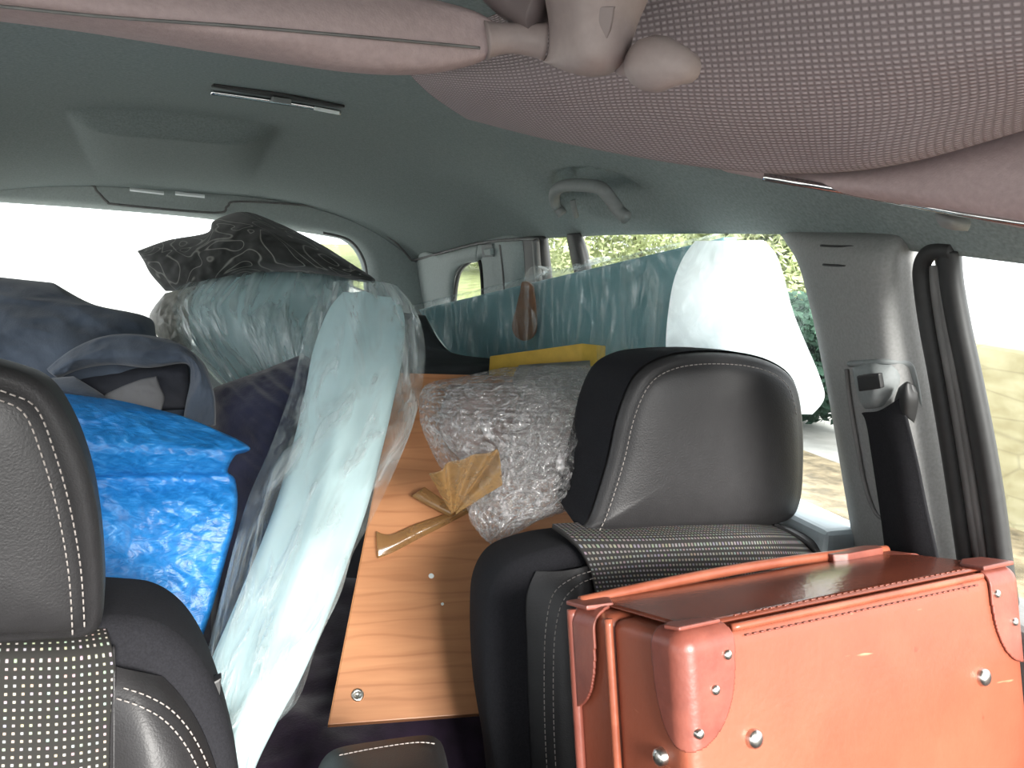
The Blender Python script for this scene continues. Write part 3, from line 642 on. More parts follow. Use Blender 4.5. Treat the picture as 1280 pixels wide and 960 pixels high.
# ribbed centre panel rolling over the top
cp = [[on(712, 679, -.05), on(790, 674, -.05), on(870, 670, -.05), on(950, 669, -.05), on(985, 672, -.05)],
      [on(716, 680, -.01), on(790, 675, .004), on(870, 671, .008), on(950, 670, .004), on(994, 676, -.01)],
      [on(722, 690, .012), on(790, 684, .018), on(870, 680, .022), on(950, 680, .018), on(1004, 686, .008)],
      [on(728, 712, .022), on(790, 706, .028), on(870, 703, .032), on(950, 704, .028), on(1012, 706, .014)],
      [on(734, 770, .024), on(795, 766, .034), on(875, 764, .038), on(955, 764, .034), on(1020, 765, .018)],
      [on(742, 900, .020), on(800, 900, .034), on(880, 900, .04), on(960, 900, .034), on(1030, 900, .018)],
      [on(760, 1200, .02), on(820, 1200, .03), on(890, 1200, .034), on(970, 1200, .03), on(1040, 1200, .018)]]
shell('centre_panel', surf(cp, 60, 90), M['ribs'], st, t=.006, off=1)
rb = [[on(984, 668, -.03), on(1010, 676, -.02), on(1030, 686, -.03)], [on(1002, 680, .012), on(1024, 684, .014), on(1050, 700, 0)], [on(1012, 706, .016), on(1040, 712, .028), on(1066, 740, .004)], [on(1020, 780, .018), on(1052, 800, .03), on(1080, 820, .004)], [on(1030, 960, .018), on(1062, 980, .03), on(1092, 1000, .004)]]
shell('bolster', surf(rb, 20, 60), M['leather'], st, t=.006, off=1)
body('seat_cushion', [[V((.34+.5*k/6, y, z-.01*abs(k-3)/3)) for k in range(7)] for y, z in ((.16, .70), (.28, .735), (.44, .735), (.60, .72), (.76, .69))], M['seatcloth'], st, T=.2, rim=.18, nu=40, nv=30, dirv=V((0, 0, -1)))
prism('seat_base', [V((.38, .26, .34)), V((.80, .26, .34)), V((.80, .74, .34)), V((.38, .74, .34))], V((0, 0, .16)), M['black'], st, .01)

# left (driver) seat
s2 = thing('car_seat', 'black front car seat at the left edge with white dotted cloth', 'car seat', (-.2, .62, .34))
HN = V((.10, -1, 0)).normalized()
def HP(x, y, o=0.0, d0=(-.19, .70, 1.1)): return PL(x, y, V(d0)+HN*o, HN)
h2 = [(-320, 780), (-335, 700), (-325, 600), (-290, 510), (-200, 462), (-90, 456), (0, 474), (45, 496), (78, 550), (101, 620), (114, 700), (117, 765), (102, 792), (40, 797), (-100, 802), (-240, 800)]
hp2 = [HP(x, y) for x, y in h2]
B2 = V((.04, 1, 0)).normalized()
hr2 = cloud('headrest', hp2, .11, M['leather'], s2, n=96, rim=.012, front_bulge=.014, back_scale=.84, back=B2, bulge_pow=6)
sm2 = [(-60, 470), (0, 490), (34, 508), (56, 560), (76, 630), (90, 710), (95, 790)]
stitch('stitching', [HP(x-4, y+9, .0165-.004*(y > 600)) for x, y in sm2], M['thread'], hr2, r=.0007)
stitch('stitching', [HP(x+11, y+2, .0125-.003*(y > 600)) for x, y in sm2], M['thread'], hr2, r=.0007)
for x in (-190, -20):
    tube('headrest_post', [HP(x, 780, -.05), HP(x, 850, -.05)], .006, M['steel'], hr2, seg=10)
b2 = [(-330, 830), (-200, 800), (-60, 798), (60, 798), (130, 798), (180, 803), (220, 828), (250, 870), (272, 930), (285, 1000), (300, 1120), (296, 1220), (240, 1330), (-100, 1370), (-400, 1320), (-430, 1180), (-400, 950)]
def lean2(p): return p+V((0, -(1.02-p.z)*.20 if p.z < 1.02 else 0, 0))
bk2 = cloud('backrest', [lean2(HP(x, y, -.03)) for x, y in b2], .13, M['seatcloth'], s2, n=120, rim=.02, front_bulge=.004, back_scale=.92, back=B2)
def on2(x, y, o): return lean2(HP(x, y, -.03))+HN*o
d2p = [[on2(-290, 806, -.05), on2(-150, 800, -.04), on2(0, 797, -.04), on2(80, 797, -.04), on2(128, 795, -.045)],
       [on2(-300, 812, .0), on2(-150, 806, .012), on2(0, 802, .014), on2(80, 801, .012), on2(134, 800, .004)],
       [on2(-305, 830, .02), on2(-150, 822, .026), on2(0, 818, .028), on2(80, 818, .026), on2(139, 818, .018)],
       [on2(-308, 880, .026), on2(-150, 872, .036), on2(0, 868, .038), on2(80, 868, .034), on2(140, 868, .024)],
       [on2(-310, 980, .028), on2(-150, 980, .040), on2(0, 980, .042), on2(80, 980, .038), on2(141, 980, .024)],
       [on2(-310, 1250, .028), on2(-150, 1250, .04), on2(0, 1250, .042), on2(80, 1250, .038), on2(146, 1250, .024)]]
shell('centre_panel', surf(d2p, 60, 90), M['dots'], s2, t=.006, off=1)
l2 = [[on2(141, 828, .012), on2(160, 832, .016), on2(178, 838, .012), on2(196, 846, .002)],
      [on2(142, 846, .026), on2(172, 848, .034), on2(200, 858, .026), on2(224, 874, .002)],
      [on2(142, 890, .030), on2(184, 894, .050), on2(222, 902, .040), on2(250, 916, .002)],
      [on2(142, 960, .030), on2(190, 964, .056), on2(238, 970, .044), on2(270, 980, .002)],
      [on2(144, 1080, .030), on2(196, 1084, .058), on2(248, 1090, .046), on2(284, 1100, .002)],
      [on2(148, 1300, .030), on2(200, 1300, .056), on2(254, 1300, .044), on2(292, 1300, .002)]]
lb2 = shell('bolster', surf(l2, 40, 80), M['leather'], s2, t=.006, off=1)
for dx, dy, oo in ((0, 0, .026), (9, -6, .018)):
    stitch('stitching', [on2(x+dx, y+dy, o_+oo-.018) for x, y, o_ in [(143, 841, .034), (172, 846, .040), (200, 862, .038), (224, 888, .036), (244, 924, .034), (258, 965, .032), (268, 1010, .030)]], M['thread'], lb2, r=.0007)
tube('seam', [on2(x, y, o_) for x, y, o_ in [(141, 800, .012), (141, 830, .028), (141, 880, .036), (142, 980, .038), (146, 1200, .038)]], .0014, M['leather'], s2, seg=6)
prism('belt_guide', [on2(x, y, -.02) for x, y in [(246, 880), (268, 862), (281, 855), (279, 868), (273, 892), (274, 925), (256, 915)]], B2*.012, M['black'], s2, .002)
body('seat_cushion', [[V((-.46+.5*k/6, y, z-.01*abs(k-3)/3)) for k in range(7)] for y, z in ((.10, .62), (.25, .65), (.40, .65), (.52, .63), (.62, .60))], M['seatcloth'], s2, T=.16, rim=.18, nu=30, nv=24, dirv=V((0, 0, -1)))
prism('seat_base', [V((-.42, .14, .34)), V((0, .14, .34)), V((0, .58, .34)), V((-.42, .58, .34))], V((0, 0, .16)), M['black'], s2, .01)

# centre armrest
ar = thing('armrest', 'black leather centre armrest low between the two front seats', 'armrest', P(470, 1000, .80))
arr = [[P(396, 950, .83), P(420, 934, .85), P(470, 924, .87), P(530, 917, .88), P(548, 922, .88), P(560, 940, .86)],
       [P(388, 972, .80), P(420, 946, .80), P(470, 938, .82), P(530, 930, .83), P(553, 940, .83), P(564, 958, .82)],
       [P(386, 1020, .72), P(420, 990, .71), P(470, 980, .71), P(535, 975, .72), P(562, 985, .72), P(572, 1010, .73)],
       [P(386, 1120, .62), P(420, 1080, .61), P(480, 1070, .60), P(550, 1065, .60), P(580, 1080, .61), P(590, 1110, .63)]]
arb = body('pad', arr, M['leather'], ar, T=.06, rim=.2, nu=50, nv=40, dirv=V((0, .2, -1)))
stitch('stitching', [P(424, 944, .795), P(470, 935, .816), P(520, 928, .824), P(546, 930, .823)], M['thread'], arb, dash=.2, gap=.1, r=.0005)
stitch('stitching', [P(424, 944, .795), P(470, 935, .815), P(520, 928, .823), P(546, 930, .822)], M['thread'], arb, dash=.004, gap=.001, r=.0006)
pa = P(480, 1000, .76)
prism('stalk', [V((pa.x-.05, pa.y-.08, .34)), V((pa.x+.05, pa.y-.08, .34)), V((pa.x+.05, pa.y+.08, .34)), V((pa.x-.05, pa.y+.08, .34))], V((0, 0, pa.z-.34-.03)), M['black'], ar, .01)

# ------------------------------------------------------------------ suitcase
ph, th = R(7), R(15)
e = V((cos(ph), sin(ph), 0)); bb = V((-sin(ph), cos(ph), 0)); ss = bb*cos(th)-V((0, 0, 1))*sin(th); dn = -bb*sin(th)-V((0, 0, 1))*cos(th)
O = P(850, 797, .60)
MX = Matrix((e, ss, -dn)).transposed().to_4x4(); MX.translation = O        # local x right, y back, z up; origin at front top left
CW, CT, CH = .400, .140, .37
case = thing('suitcase', 'worn tan leather suitcase with riveted corner caps on the front seat', 'suitcase', tuple(O+dn*CH+e*CW/2))
def L2W(p): return MX @ V(p)
def rbox(lo, hi, r, n, face_keep=None, off=0.0, bulge=None, bm=None):
    bm = bm or bmesh.new(); lo, hi = V(lo), V(hi); ctr = (lo+hi)/2
    for axis in range(3):
        a1_, a2_ = [(1, 2), (0, 2), (0, 1)][axis]
        for side in (0, 1):
            n1, n2 = n[a1_], n[a2_]; grid = []
            for i in range(n1+1):
                rw = []
                for j in range(n2+1):
                    p = V((0, 0, 0)); p[axis] = (lo, hi)[side][axis]; p[a1_] = lo[a1_]+(hi[a1_]-lo[a1_])*i/n1; p[a2_] = lo[a2_]+(hi[a2_]-lo[a2_])*j/n2
                    q = V([min(max(p[k], lo[k]+r), hi[k]-r) for k in range(3)]); dd = p-q
                    p2 = q+dd.normalized()*(r+off)
                    if bulge: p2 = bulge(p2)
                    rw.append((p2, p))
                grid.append(rw)
            cache = {}
            for i in range(n1):
                for j in range(n2):
                    ids = ((i, j), (i+1, j), (i+1, j+1), (i, j+1)); cpt = sum((grid[a][b][0] for a, b in ids), V())/4
                    if face_keep and not face_keep(cpt): continue
                    vs = []
                    for k in ids:
                        if k not in cache: cache[k] = bm.verts.new(grid[k[0]][k[1]][0])
                        vs.append(cache[k])
                    bm.faces.new(vs)
    bmesh.ops.remove_doubles(bm, verts=bm.verts[:], dist=1e-5)
    return bm
def cobj(name, bm, m, parent, solid=0, smooth=True):
    for v in bm.verts: v.co = MX @ v.co
    ob = obj(name, bm, m, parent, smooth)
    if solid: md = ob.modifiers.new('s', 'SOLIDIFY'); md.thickness = solid; md.offset = 1
    return ob
def bul(p):
    x = p.x/CW; z = -p.z/CH; k = max(0, 4*x*(1-x))*max(0, 4*z*(1-z)); q = p.copy()
    if p.y < CT*.5: q.y -= .006*k
    return q
cobj('case_body', rbox((0, 0, -CH), (CW, CT*.62, 0), .010, (60, 16, 50), bulge=bul), M['case'], case)
cobj('case_lid', rbox((-.002, CT*.60, -CH), (CW+.002, CT, .002), .009, (60, 14, 50)), M['case'], case)
# polished top strip with slightly raised rims
def quad_strip(pts_a, pts_b, name, m, t=.002):
    g_ = [[L2W(a), L2W((V(a)+V(b))/2+V((0, 0, .004*sin(pi*(a[0]/CW))))), L2W(b)] for a, b in zip(pts_a, pts_b)]
    return shell(name, surf(g_, 8, 40), m, case, t=t, off=1)
xs = [.05+(CW-.10)*k/8 for k in range(9)]
xs = [.014+(CW-.028)*k/8 for k in range(9)]
quad_strip([(x, .008, .0018) for x in xs], [(x, CT-.008, .0036) for x in xs], 'top_panel', M['case_top'], t=.0015)
tube('lid_rim', [L2W((x, CT-.004, .0045+.006*sin(pi*x/CW))) for x in [0.005+(CW-.01)*k/10 for k in range(11)]], .0052, M['case_rim'], case, seg=12)
tube('side_rim', [L2W((-.003, CT*.60, -CH*k/8)) for k in range(9)], .0035, M['case_rim'], case, seg=10)
tube('side_rim', [L2W((-.004, CT-.004, -CH*k/8)) for k in range(9)], .0045, M['case_cap'], case, seg=10)
tube('edge_piping', [L2W((x, .0018, -.0012)) for x in [.05, .12, .2, .3, CW-.05]], .0030, M['case_rim'], case, seg=10)
tube('edge_piping', [L2W((.0012, .0018, -z)) for z in [.10, .16, .24, .31]], .0026, M['case_rim'], case, seg=10)
stitch('stitching', [L2W((x, -.0016-.0035*4*(x/CW)*(1-x/CW)*.12, -.0075)) for x in [.06, .12, .2, .3, CW-.06]], M['case_cap'], case, dash=.0048, gap=.0026, r=.0007)
stitch('stitching', [L2W((x, .0095, .0052)) for x in [.06, .12, .2, .3, CW-.06]], M['case_top'], case, dash=.0048, gap=.0026, r=.0008)
def cap(xc, xs_, yc, ys_, A, B, C, name='corner_cap', off=.0015):
    def keep(p):
        a = abs(p.x-xc)/A; c_ = abs(p.y-yc)/C; b_ = abs(p.z)/B
        return a**2.0+b_**3.0+c_**2.0 < 1
    lo = (min(xc, xc+xs_*A), min(yc, yc+ys_*C), -B); hi = (max(xc, xc+xs_*A), max(yc, yc+ys_*C), 0)
    # build the corner from a box whose far faces are dropped by keep()
    lo2 = (lo[0]-(.03 if xs_ < 0 else 0), lo[1]-(.03 if ys_ < 0 else 0), lo[2]-.03); hi2 = (hi[0]+(.03 if xs_ > 0 else 0), hi[1]+(.03 if ys_ > 0 else 0), 0)
    return cobj(name, rbox(lo2, hi2, .0115, (80, 60, 110), keep, off), M['case_cap'], case, solid=.0022)
c1 = cap(0, 1, 0, 1, .047, .080, .030)
c2 = cap(CW, -1, 0, 1, .046, .085, .034)
c3 = cap(-.002, 1, CT, -1, .03, .08, .04, off=.003)
c4 = cap(CW+.002, -1, CT, -1, .045, .08, .04, off=.003)
# raised plates at the ends of the top, as on the photograph
def plate(pts, z, name, m, t=.004):
    return prism(name, [L2W((x, y, z)) for x, y in pts], (MX.to_3x3() @ V((0, 0, t))), m, case, .0015)
plate([(.003, .004), (.043, .005), (.038, .017), (.010, .025), (.0, .018)], .003, 'cap_fold', M['case_cap'], .003)
plate([(CW-.048, .0), (CW-.002, .0), (CW+.002, .034), (CW-.02, .040), (CW-.044, .026)], .003, 'cap_fold', M['case_cap'], .004)
plate([(CW-.10, CT-.016), (CW-.085, CT-.022), (CW-.03, CT-.02), (CW-.02, CT-.006), (CW-.03, CT+.004), (CW-.095, CT+.004)], .004, 'handle_tab', M['case_cap'], .008)
plate([(-.006, CT-.03), (.018, CT-.034), (.03, CT-.012), (.02, CT+.002), (-.006, CT+.002)], .003, 'cap_fold', M['case_cap'], .004)
def rivet(px, py, r, name='rivet', m=None, par=None, side=False):
    n0 = MX.to_3x3() @ (V((-1, 0, 0)) if side else V((0, -1, 0)))
    p = PL(px, py, O+n0*(.003 if not side else .002), n0)
    bm = bmesh.new(); u_ = n0.orthogonal().normalized(); w_ = n0.cross(u_); rg = []
    for a in (0, .3, .6, .85, .97): rg.append([bm.verts.new(p+n0*(r*.62*sqrt(1-a*a)+.0015)+(u_*cos(t*pi/10)+w_*sin(t*pi/10))*r*a) if a else None for t in range(20)])
    rg[0] = [bm.verts.new(p+n0*(r*.62+.0015))]
    for t in range(20): bm.faces.new((rg[0][0], rg[1][t], rg[1][(t+1) % 20]))
    rg.append([bm.verts.new(p-n0*.004+(u_*cos(t*pi/10)+w_*sin(t*pi/10))*r) for t in range(20)])
    for i in range(1, 5):
        for t in range(20): bm.faces.new((rg[i][t], rg[i+1][t], rg[i+1][(t+1) % 20], rg[i][(t+1) % 20]))
    return obj(name, bm, m or M['steel'], par or case)
for x, y in ((908, 818), (893, 862), (873, 917)): rivet(x, y, .0038, par=c1)
for x, y in ((1245, 742), (1267, 777)): rivet(x, y, .0038, par=c2)
rivet(942, 923, .0072, 'stud'); rivet(1228, 846, .0080, 'stud')
rivet(826, 946, .0066, 'stud', side=True)

# ------------------------------------------------------------------ load
# wooden board
bd = thing('wooden_board', 'orange wood-effect furniture board leaning behind the front seat', 'board', P(500, 900, 1.08))
A_, B_, C_ = P(411, 906, 1.11), P(500, 470, 1.42), P(592, 892, 1.15)
nb = (B_-A_).cross(C_-A_).normalized()
if nb.dot(fw) < 0: nb = -nb
def BP(x, y, o=0.0): return PL(x, y, A_-nb*o, nb)
bpts = [BP(411, 906), BP(748, 881), BP(752, 473), BP(497, 466)]
prism('panel', bpts, nb*.018, M['wood'], bd, .0012)
prism('edge_band', [A_-(bpts[1]-A_).normalized()*.0012, A_, bpts[3], bpts[3]-(bpts[1]-A_).normalized()*.0012], nb*.018, M['wood_edge'], bd, .0)
def disc(name, p, n_, r, h, m, par, hole=False):
    u_ = n_.orthogonal().normalized(); w_ = n_.cross(u_); prof = [(r, -.001), (r, h*.6), (r*.85, h), (r*.5, h)] + ([(r*.42, h*.2), (.0001, h*.2)] if hole else [(.0001, h)])
    return loft(name, [[p-n_*hh+(u_*cos(t*pi/12)+w_*sin(t*pi/12))*rr for t in range(24)] for rr, hh in prof], m, par)
disc('cam_screw', BP(447, 869), nb, .0085, .003, M['steel'], bd, True)
disc('peg_hole', BP(539, 720), nb, .004, .0008, M['white_plastic'], bd)
disc('peg_hole', BP(553, 755), nb, .0022, .0008, M['white_plastic'], bd)

# clear wrap over the board corner: bubble wrap parcel
bw = thing('bubble_wrap', 'crumpled clear bubble wrap taped over the top of the wooden board', 'bubble wrap', P(640, 660, 1.14))
def crk(sc, amp, st=(1, 1, 1)):
    return lambda u, v, p: amp*(ridge(V((p.x*st[0], p.y*st[1], p.z*st[2]))*sc)-.4)
rowsb = LR([(632, 456, 1.36, 738, 452, 1.33, .01), (570, 470, 1.33, 752, 464, 1.27, .03), (527, 480, 1.28, 750, 480, 1.23, .05), (520, 520, 1.22, 745, 530, 1.19, .06), (534, 560, 1.20, 735, 570, 1.16, .05), (556, 600, 1.18, 730, 610, 1.14, .04), (580, 636, 1.17, 712, 640, 1.13, .03), (592, 662, 1.17, 668, 655, 1.13, .02), (608, 680, 1.17, 640, 672, 1.14)], 7)
body('wrap_sheet', rowsb, M['bubble'], bw, T=.10, rim=.25, nu=150, nv=150, fn=lambda u, v, p: .007*(ridge(p*16)-.4)+.0030*(ridge(p*60)-.4))
rows2 = LR([(664, 456, 1.31, 746, 456, 1.28, .01), (650, 490, 1.22, 757, 490, 1.20, .03), (636, 540, 1.17, 750, 540, 1.15, .04), (612, 590, 1.15, 740, 590, 1.12, .04), (585, 640, 1.14, 724, 632, 1.11, .03), (598, 668, 1.14, 680, 648, 1.11, .02), (614, 682, 1.14, 634, 676, 1.12)], 7)
body('wrap_sheet', rows2, M['bubble'], bw, T=.03, rim=.25, nu=150, nv=150, fn=lambda u, v, p: .008*(ridge(p*20+V((4, 4, 4)))-.4)+.0035*(ridge(p*70)-.4))
# dull contents seen through the wrap
body('wrapped_item', LR([(560, 480, 1.37, 735, 474, 1.36, .01), (548, 540, 1.33, 722, 540, 1.32, .02), (600, 600, 1.29, 700, 600, 1.28, .01)]), simple('pinkish_item', (.32, .23, .21), .7, .3, 30), bw, T=.04, rim=.3, nu=30, nv=30)
body('wrapped_item', LR([(648, 456, 1.36, 738, 450, 1.34, .01), (640, 476, 1.34, 740, 474, 1.33, .02), (650, 500, 1.33, 735, 500, 1.32, .01)]), simple('grey_item', (.18, .18, .16), .7, .4, 30), bw, T=.04, rim=.3, nu=30, nv=30)
tp = ([(470, 664), (488, 668), (520, 655), (562, 640), (592, 622), (622, 602)], [(472, 698), (492, 690), (524, 673), (565, 652), (598, 634), (626, 614)])
def ribbon(a, b, o, m=.006, w=.0):
    G_ = [[BP(x, y, o) for x, y in a], [BP((x+x2)/2, (y+y2)/2, o+m) for (x, y), (x2, y2) in zip(a, b)], [BP(x, y, o) for x, y in b]]
    return shell('packing_tape', surf(G_, 30, 8), M['tape'], bw, t=.0006)
ribbon(*tp, .006)
ribbon([(514, 620), (535, 632), (562, 646)], [(531, 609), (550, 622), (572, 636)], .014)
hub = (566, 645); fan = [(536, 592, 0), (552, 588, 1), (560, 578, 0), (580, 574, 1), (592, 568, 0), (612, 566, 1), (622, 562, 0), (626, 584, 1), (628, 606, 0)]
G_ = [[P(hub[0]+(x-hub[0])*t, hub[1]+(y-hub[1])*t, 1.118-.035*t-.016*k*t) for x, y, k in fan] for t in (.06, .4, .75, 1)]
shell('packing_tape', surf(G_, 64, 16), M['tape'], bw, t=.0006)

# yellow box
yb = [P(612, 445, 1.50), P(728, 429, 1.395), P(765, 433, 1.42)]
ybx = prism('yellow_box', [yb[0], yb[1], yb[2], yb[2]+(yb[0]-yb[1])], V((0, 0, -.10)), M['yellow'], None, .002)
tag(ybx, 'flat yellow cardboard box lying behind the bubble wrap by the headrest', 'box')
# charcoal bag
bg = body('bag', LR([(498, 388, 1.62, 530, 392, 1.60), (505, 418, 1.60, 564, 440, 1.58, .01), (500, 446, 1.58, 640, 450, 1.56, .01), (480, 462, 1.55, 665, 458, 1.54, .02), (470, 480, 1.55, 670, 500, 1.54, .02), (480, 560, 1.55, 665, 560, 1.54, .02)], 7), M['bag'], None, T=.12, rim=.15, nu=60, nv=40, fn=lambda u, v, p: .006*fbm(p*14))
tag(bg, 'charcoal fabric bag between the teal panel and the bubble wrap', 'bag')

# teal panel wrapped in polythene, standing across the back
tpn = thing('insulation_board', 'large flat teal panel in clear polythene standing across the back seats', 'panel', P(720, 440, 1.5))
q = [P(521, 386, 1.90), P(900, 298, 1.20)]
q.append(P(900, 520, 1.18)); q.append(P(596, 520, 1.75))
nq = (q[1]-q[0]).cross(q[3]-q[0]).normalized()
if nq.dot(fw) < 0: nq = -nq
def TP(x, y, o=0.0): return PL(x, y, q[0]-nq*o, nq)
prism('panel', [TP(522, 387), TP(905, 296), TP(896, 480), TP(590, 480)], nq*.03, M['foam_deep'], tpn, .004)
fg = [[TP(517+(908-517)*k/10, 383-(383-293)*k/10-(4 if k == 4 else 0)+random.uniform(-1, 1), -.034) for k in range(11)],
      [TP(517+(908-517)*k/10, 383-(383-293)*k/10, .008) for k in range(11)],
      [TP(530+(908-530)*k/10, 408-(408-340)*k/10, .010) for k in range(11)],
      [TP(560+(906-560)*k/10, 446-(446-400)*k/10, .012) for k in range(11)],
      [TP(584+(896-584)*k/10, 480, .01) for k in range(11)]]
sg = surf(fg, 160, 60)
for i, r_ in enumerate(sg):
    for j, p in enumerate(r_):
        x = j/160; fold = ridge(V((x*16+i*.03, i*.015, 3)), 3)*.0035+ridge(V(((x-.36)*30*(1-i*.006), 1, 2)), 2)*.003*exp(-((x-.3)*5)**2)
        r_[j] = p-nq*max(-.006, fold)
shell('polythene', sg, M['film_thin'], tpn, t=.0006)
cl_ = body('polythene_gather', LR([(664, 333, 1.66, 680, 332, 1.64), (656, 342, 1.66, 700, 338, 1.62, .01), (654, 352, 1.66, 668, 350, 1.64)]), M['film'], tpn, T=.03, rim=.4, nu=30, nv=20, fn=lambda u, v, p: .006*ridge(p*60))
body('polythene_gather', LR([(700, 338, 1.62, 760, 320, 1.50, .004, -3), (700, 343, 1.62, 764, 325, 1.49, .006)]), M['film'], tpn, T=.02, rim=.4, nu=30, nv=10, fn=lambda u, v, p: .003*ridge(p*60))
tgp = closed_cr([TP(x, y, .016) for x, y in [(653, 352), (664, 356), (667, 370), (669, 395), (668, 416), (657, 426), (645, 421), (640, 408), (645, 385), (650, 365)]], 40)
prism('leather_tag', tgp, nq*.004, M['tag'], tpn, .0)

# bright white polythene bag against the rear side window
wp = thing('wrapped_pillow', 'bright white pillow in milky polythene against the rear side window', 'pillow', P(950, 520, 1.1))
wr = [(868, 298, 1.17, 955, 297, 1.09, .01), (852, 320, 1.17, 972, 316, 1.08, .02), (840, 350, 1.17, 982, 345, 1.07, .03), (833, 390, 1.18, 994, 390, 1.08, .03), (830, 430, 1.20, 1010, 430, 1.10, .01), (832, 470, 1.21, 1027, 470, 1.10, .01), (840, 500, 1.21, 1034, 500, 1.10, .0), (860, 520, 1.21, 1018, 521, 1.11, .0)]
body('polythene', LR(wr, 6), M['milky'], wp, T=.07, rim=.3, nu=80, nv=70, fn=lambda u, v, p: .004*ridge(V((u*3, v*2, 1)), 3))

# long foam package between the seats
lp = thing('wrapped_foam_pack', 'long pale turquoise foam pack in clear polythene slanting between the seats', 'package', P(360, 900, .9))
core = [(428, 362, 1.42, 500, 370, 1.40, .012), (410, 384, 1.40, 508, 396, 1.38, .018), (392, 430, 1.36, 506, 440, 1.34, .02), (380, 490, 1.31, 494, 500, 1.28, .02), (366, 550, 1.25, 480, 560, 1.22, .02), (346, 620, 1.18, 462, 630, 1.15, .02), (320, 690, 1.10, 438, 700, 1.07, .02), (286, 770, 1.02, 408, 780, .99, .02), (256, 840, .95, 378, 850, .92, .02), (240, 900, .91, 348, 905, .88, .02), (235, 980, .86, 312, 985, .83, .02), (220, 1100, .80, 290, 1100, .78, .02)]
def corefn(u, v, p): return .018*exp(-((u-.38-.25*v)*7)**2)
lcore = body('foam_core', LR(core, 7), M['foam'], lp, T=.07, rim=.12, nu=60, nv=120, fn=corefn)
wrap = [(404, 352, 1.40, 498, 354, 1.38, .02, -8), (388, 378, 1.38, 524, 384, 1.36, .04), (378, 420, 1.35, 536, 430, 1.33, .045), (366, 470, 1.31, 532, 480, 1.28, .045), (350, 520, 1.26, 520, 530, 1.22, .045), (330, 570, 1.20, 496, 590, 1.16, .045), (308, 620, 1.14, 468, 650, 1.10, .045), (290, 680, 1.08, 443, 695, 1.04, .04), (272, 750, 1.02, 428, 745, .99, .04), (254, 820, .95, 398, 810, .92, .04), (240, 880, .91, 374, 880, .88, .035), (235, 960, .86, 322, 945, .84, .03), (220, 1100, .78, 300, 1100, .76, .02)]
body('polythene', LR(wrap, 8), M['film'], lp, T=.11, rim=.15, nu=120, nv=220, fn=lambda u, v, p: .007*(ridge(V((u*4+v*2, v*3.2, 1)), 4)-.3)+.0025*ridge(V((u*14, v*9+u*3, 4)), 2)*(.4 if .2 < u < .75 else 1.6))
# second, ribbed package behind
rp = thing('wrapped_foam_roll', 'rounded turquoise foam roll in ribbed polythene below the patterned cushion', 'package', P(300, 460, 1.7))
r1 = [(252, 342, 1.78, 440, 344, 1.72, .02, -8), (222, 372, 1.74, 440, 372, 1.68, .05), (226, 400, 1.70, 436, 400, 1.63, .07), (240, 430, 1.68, 430, 430, 1.60, .07), (268, 465, 1.66, 425, 465, 1.57, .06), (290, 500, 1.66, 425, 500, 1.56, .05), (300, 600, 1.66, 425, 600, 1.56, .05)]
body('foam_core', LR(r1, 7), M['foam'], rp, T=.16, rim=.22, nu=70, nv=50, fn=lambda u, v, p: .006*ridge(V((u*9+v*1.5, v*.6, 1)), 2))
r2 = [(232, 344, 1.76, 446, 343, 1.70, .04, -10), (198, 378, 1.73, 448, 372, 1.65, .07), (206, 405, 1.69, 444, 400, 1.60, .09), (225, 434, 1.66, 438, 430, 1.57, .09), (262, 472, 1.64, 432, 465, 1.54, .08), (284, 505, 1.64, 430, 500, 1.54, .06), (296, 600, 1.64, 430, 600, 1.54, .05)]
body('polythene', LR(r2, 7), M['film_rib'], rp, T=.2, rim=.2, nu=160, nv=90, fn=lambda u, v, p: .008*ridge(V((u*10+v*2.4, v*1.2, 1)), 3))
body('polythene_end', LR([(206, 366, 1.75, 246, 356, 1.73), (186, 395, 1.74, 240, 392, 1.71, .02), (196, 420, 1.73, 240, 425, 1.70, .02), (214, 436, 1.72, 240, 440, 1.70)]), simple('cloudy_polythene', (.55, .53, .49), .35, .4, 60, .6, 120, trans=.4, bdist=.004), rp, T=.06, rim=.4, nu=50, nv=40, fn=lambda u, v, p: .008*ridge(p*34))

# patterned cushion
cu = body('cushion', [
 [P(166, 314, 1.86), P(205, 300, 1.84), P(256, 290, 1.80), P(266, 274, 1.80), P(304, 263, 1.79), P(345, 276, 1.77), P(400, 303, 1.75), P(440, 328, 1.73), P(470, 348, 1.72)],
 [P(175, 328, 1.84), P(212, 322, 1.79), P(256, 312, 1.75), P(285, 300, 1.73), P(318, 292, 1.71), P(355, 300, 1.70), P(402, 317, 1.69), P(442, 336, 1.69), P(474, 351, 1.71)],
 [P(184, 344, 1.83), P(218, 344, 1.77), P(256, 338, 1.73), P(290, 328, 1.71), P(324, 320, 1.69), P(362, 324, 1.68), P(404, 332, 1.68), P(442, 343, 1.69), P(474, 354, 1.71)],
 [P(204, 366, 1.83), P(230, 366, 1.78), P(258, 362, 1.75), P(292, 352, 1.73), P(326, 344, 1.72), P(364, 342, 1.71), P(404, 346, 1.71), P(442, 352, 1.71), P(474, 356, 1.72)]],
 M['damask'], None, T=.16, rim=.3, nu=110, nv=60, fn=lambda u, v, p: .014*fbm(V((p.x, p.y, p.z))*11)+.004*ridge(p*26))
tag(cu, 'black cushion with pale swirling pattern lying on top of the load', 'cushion')

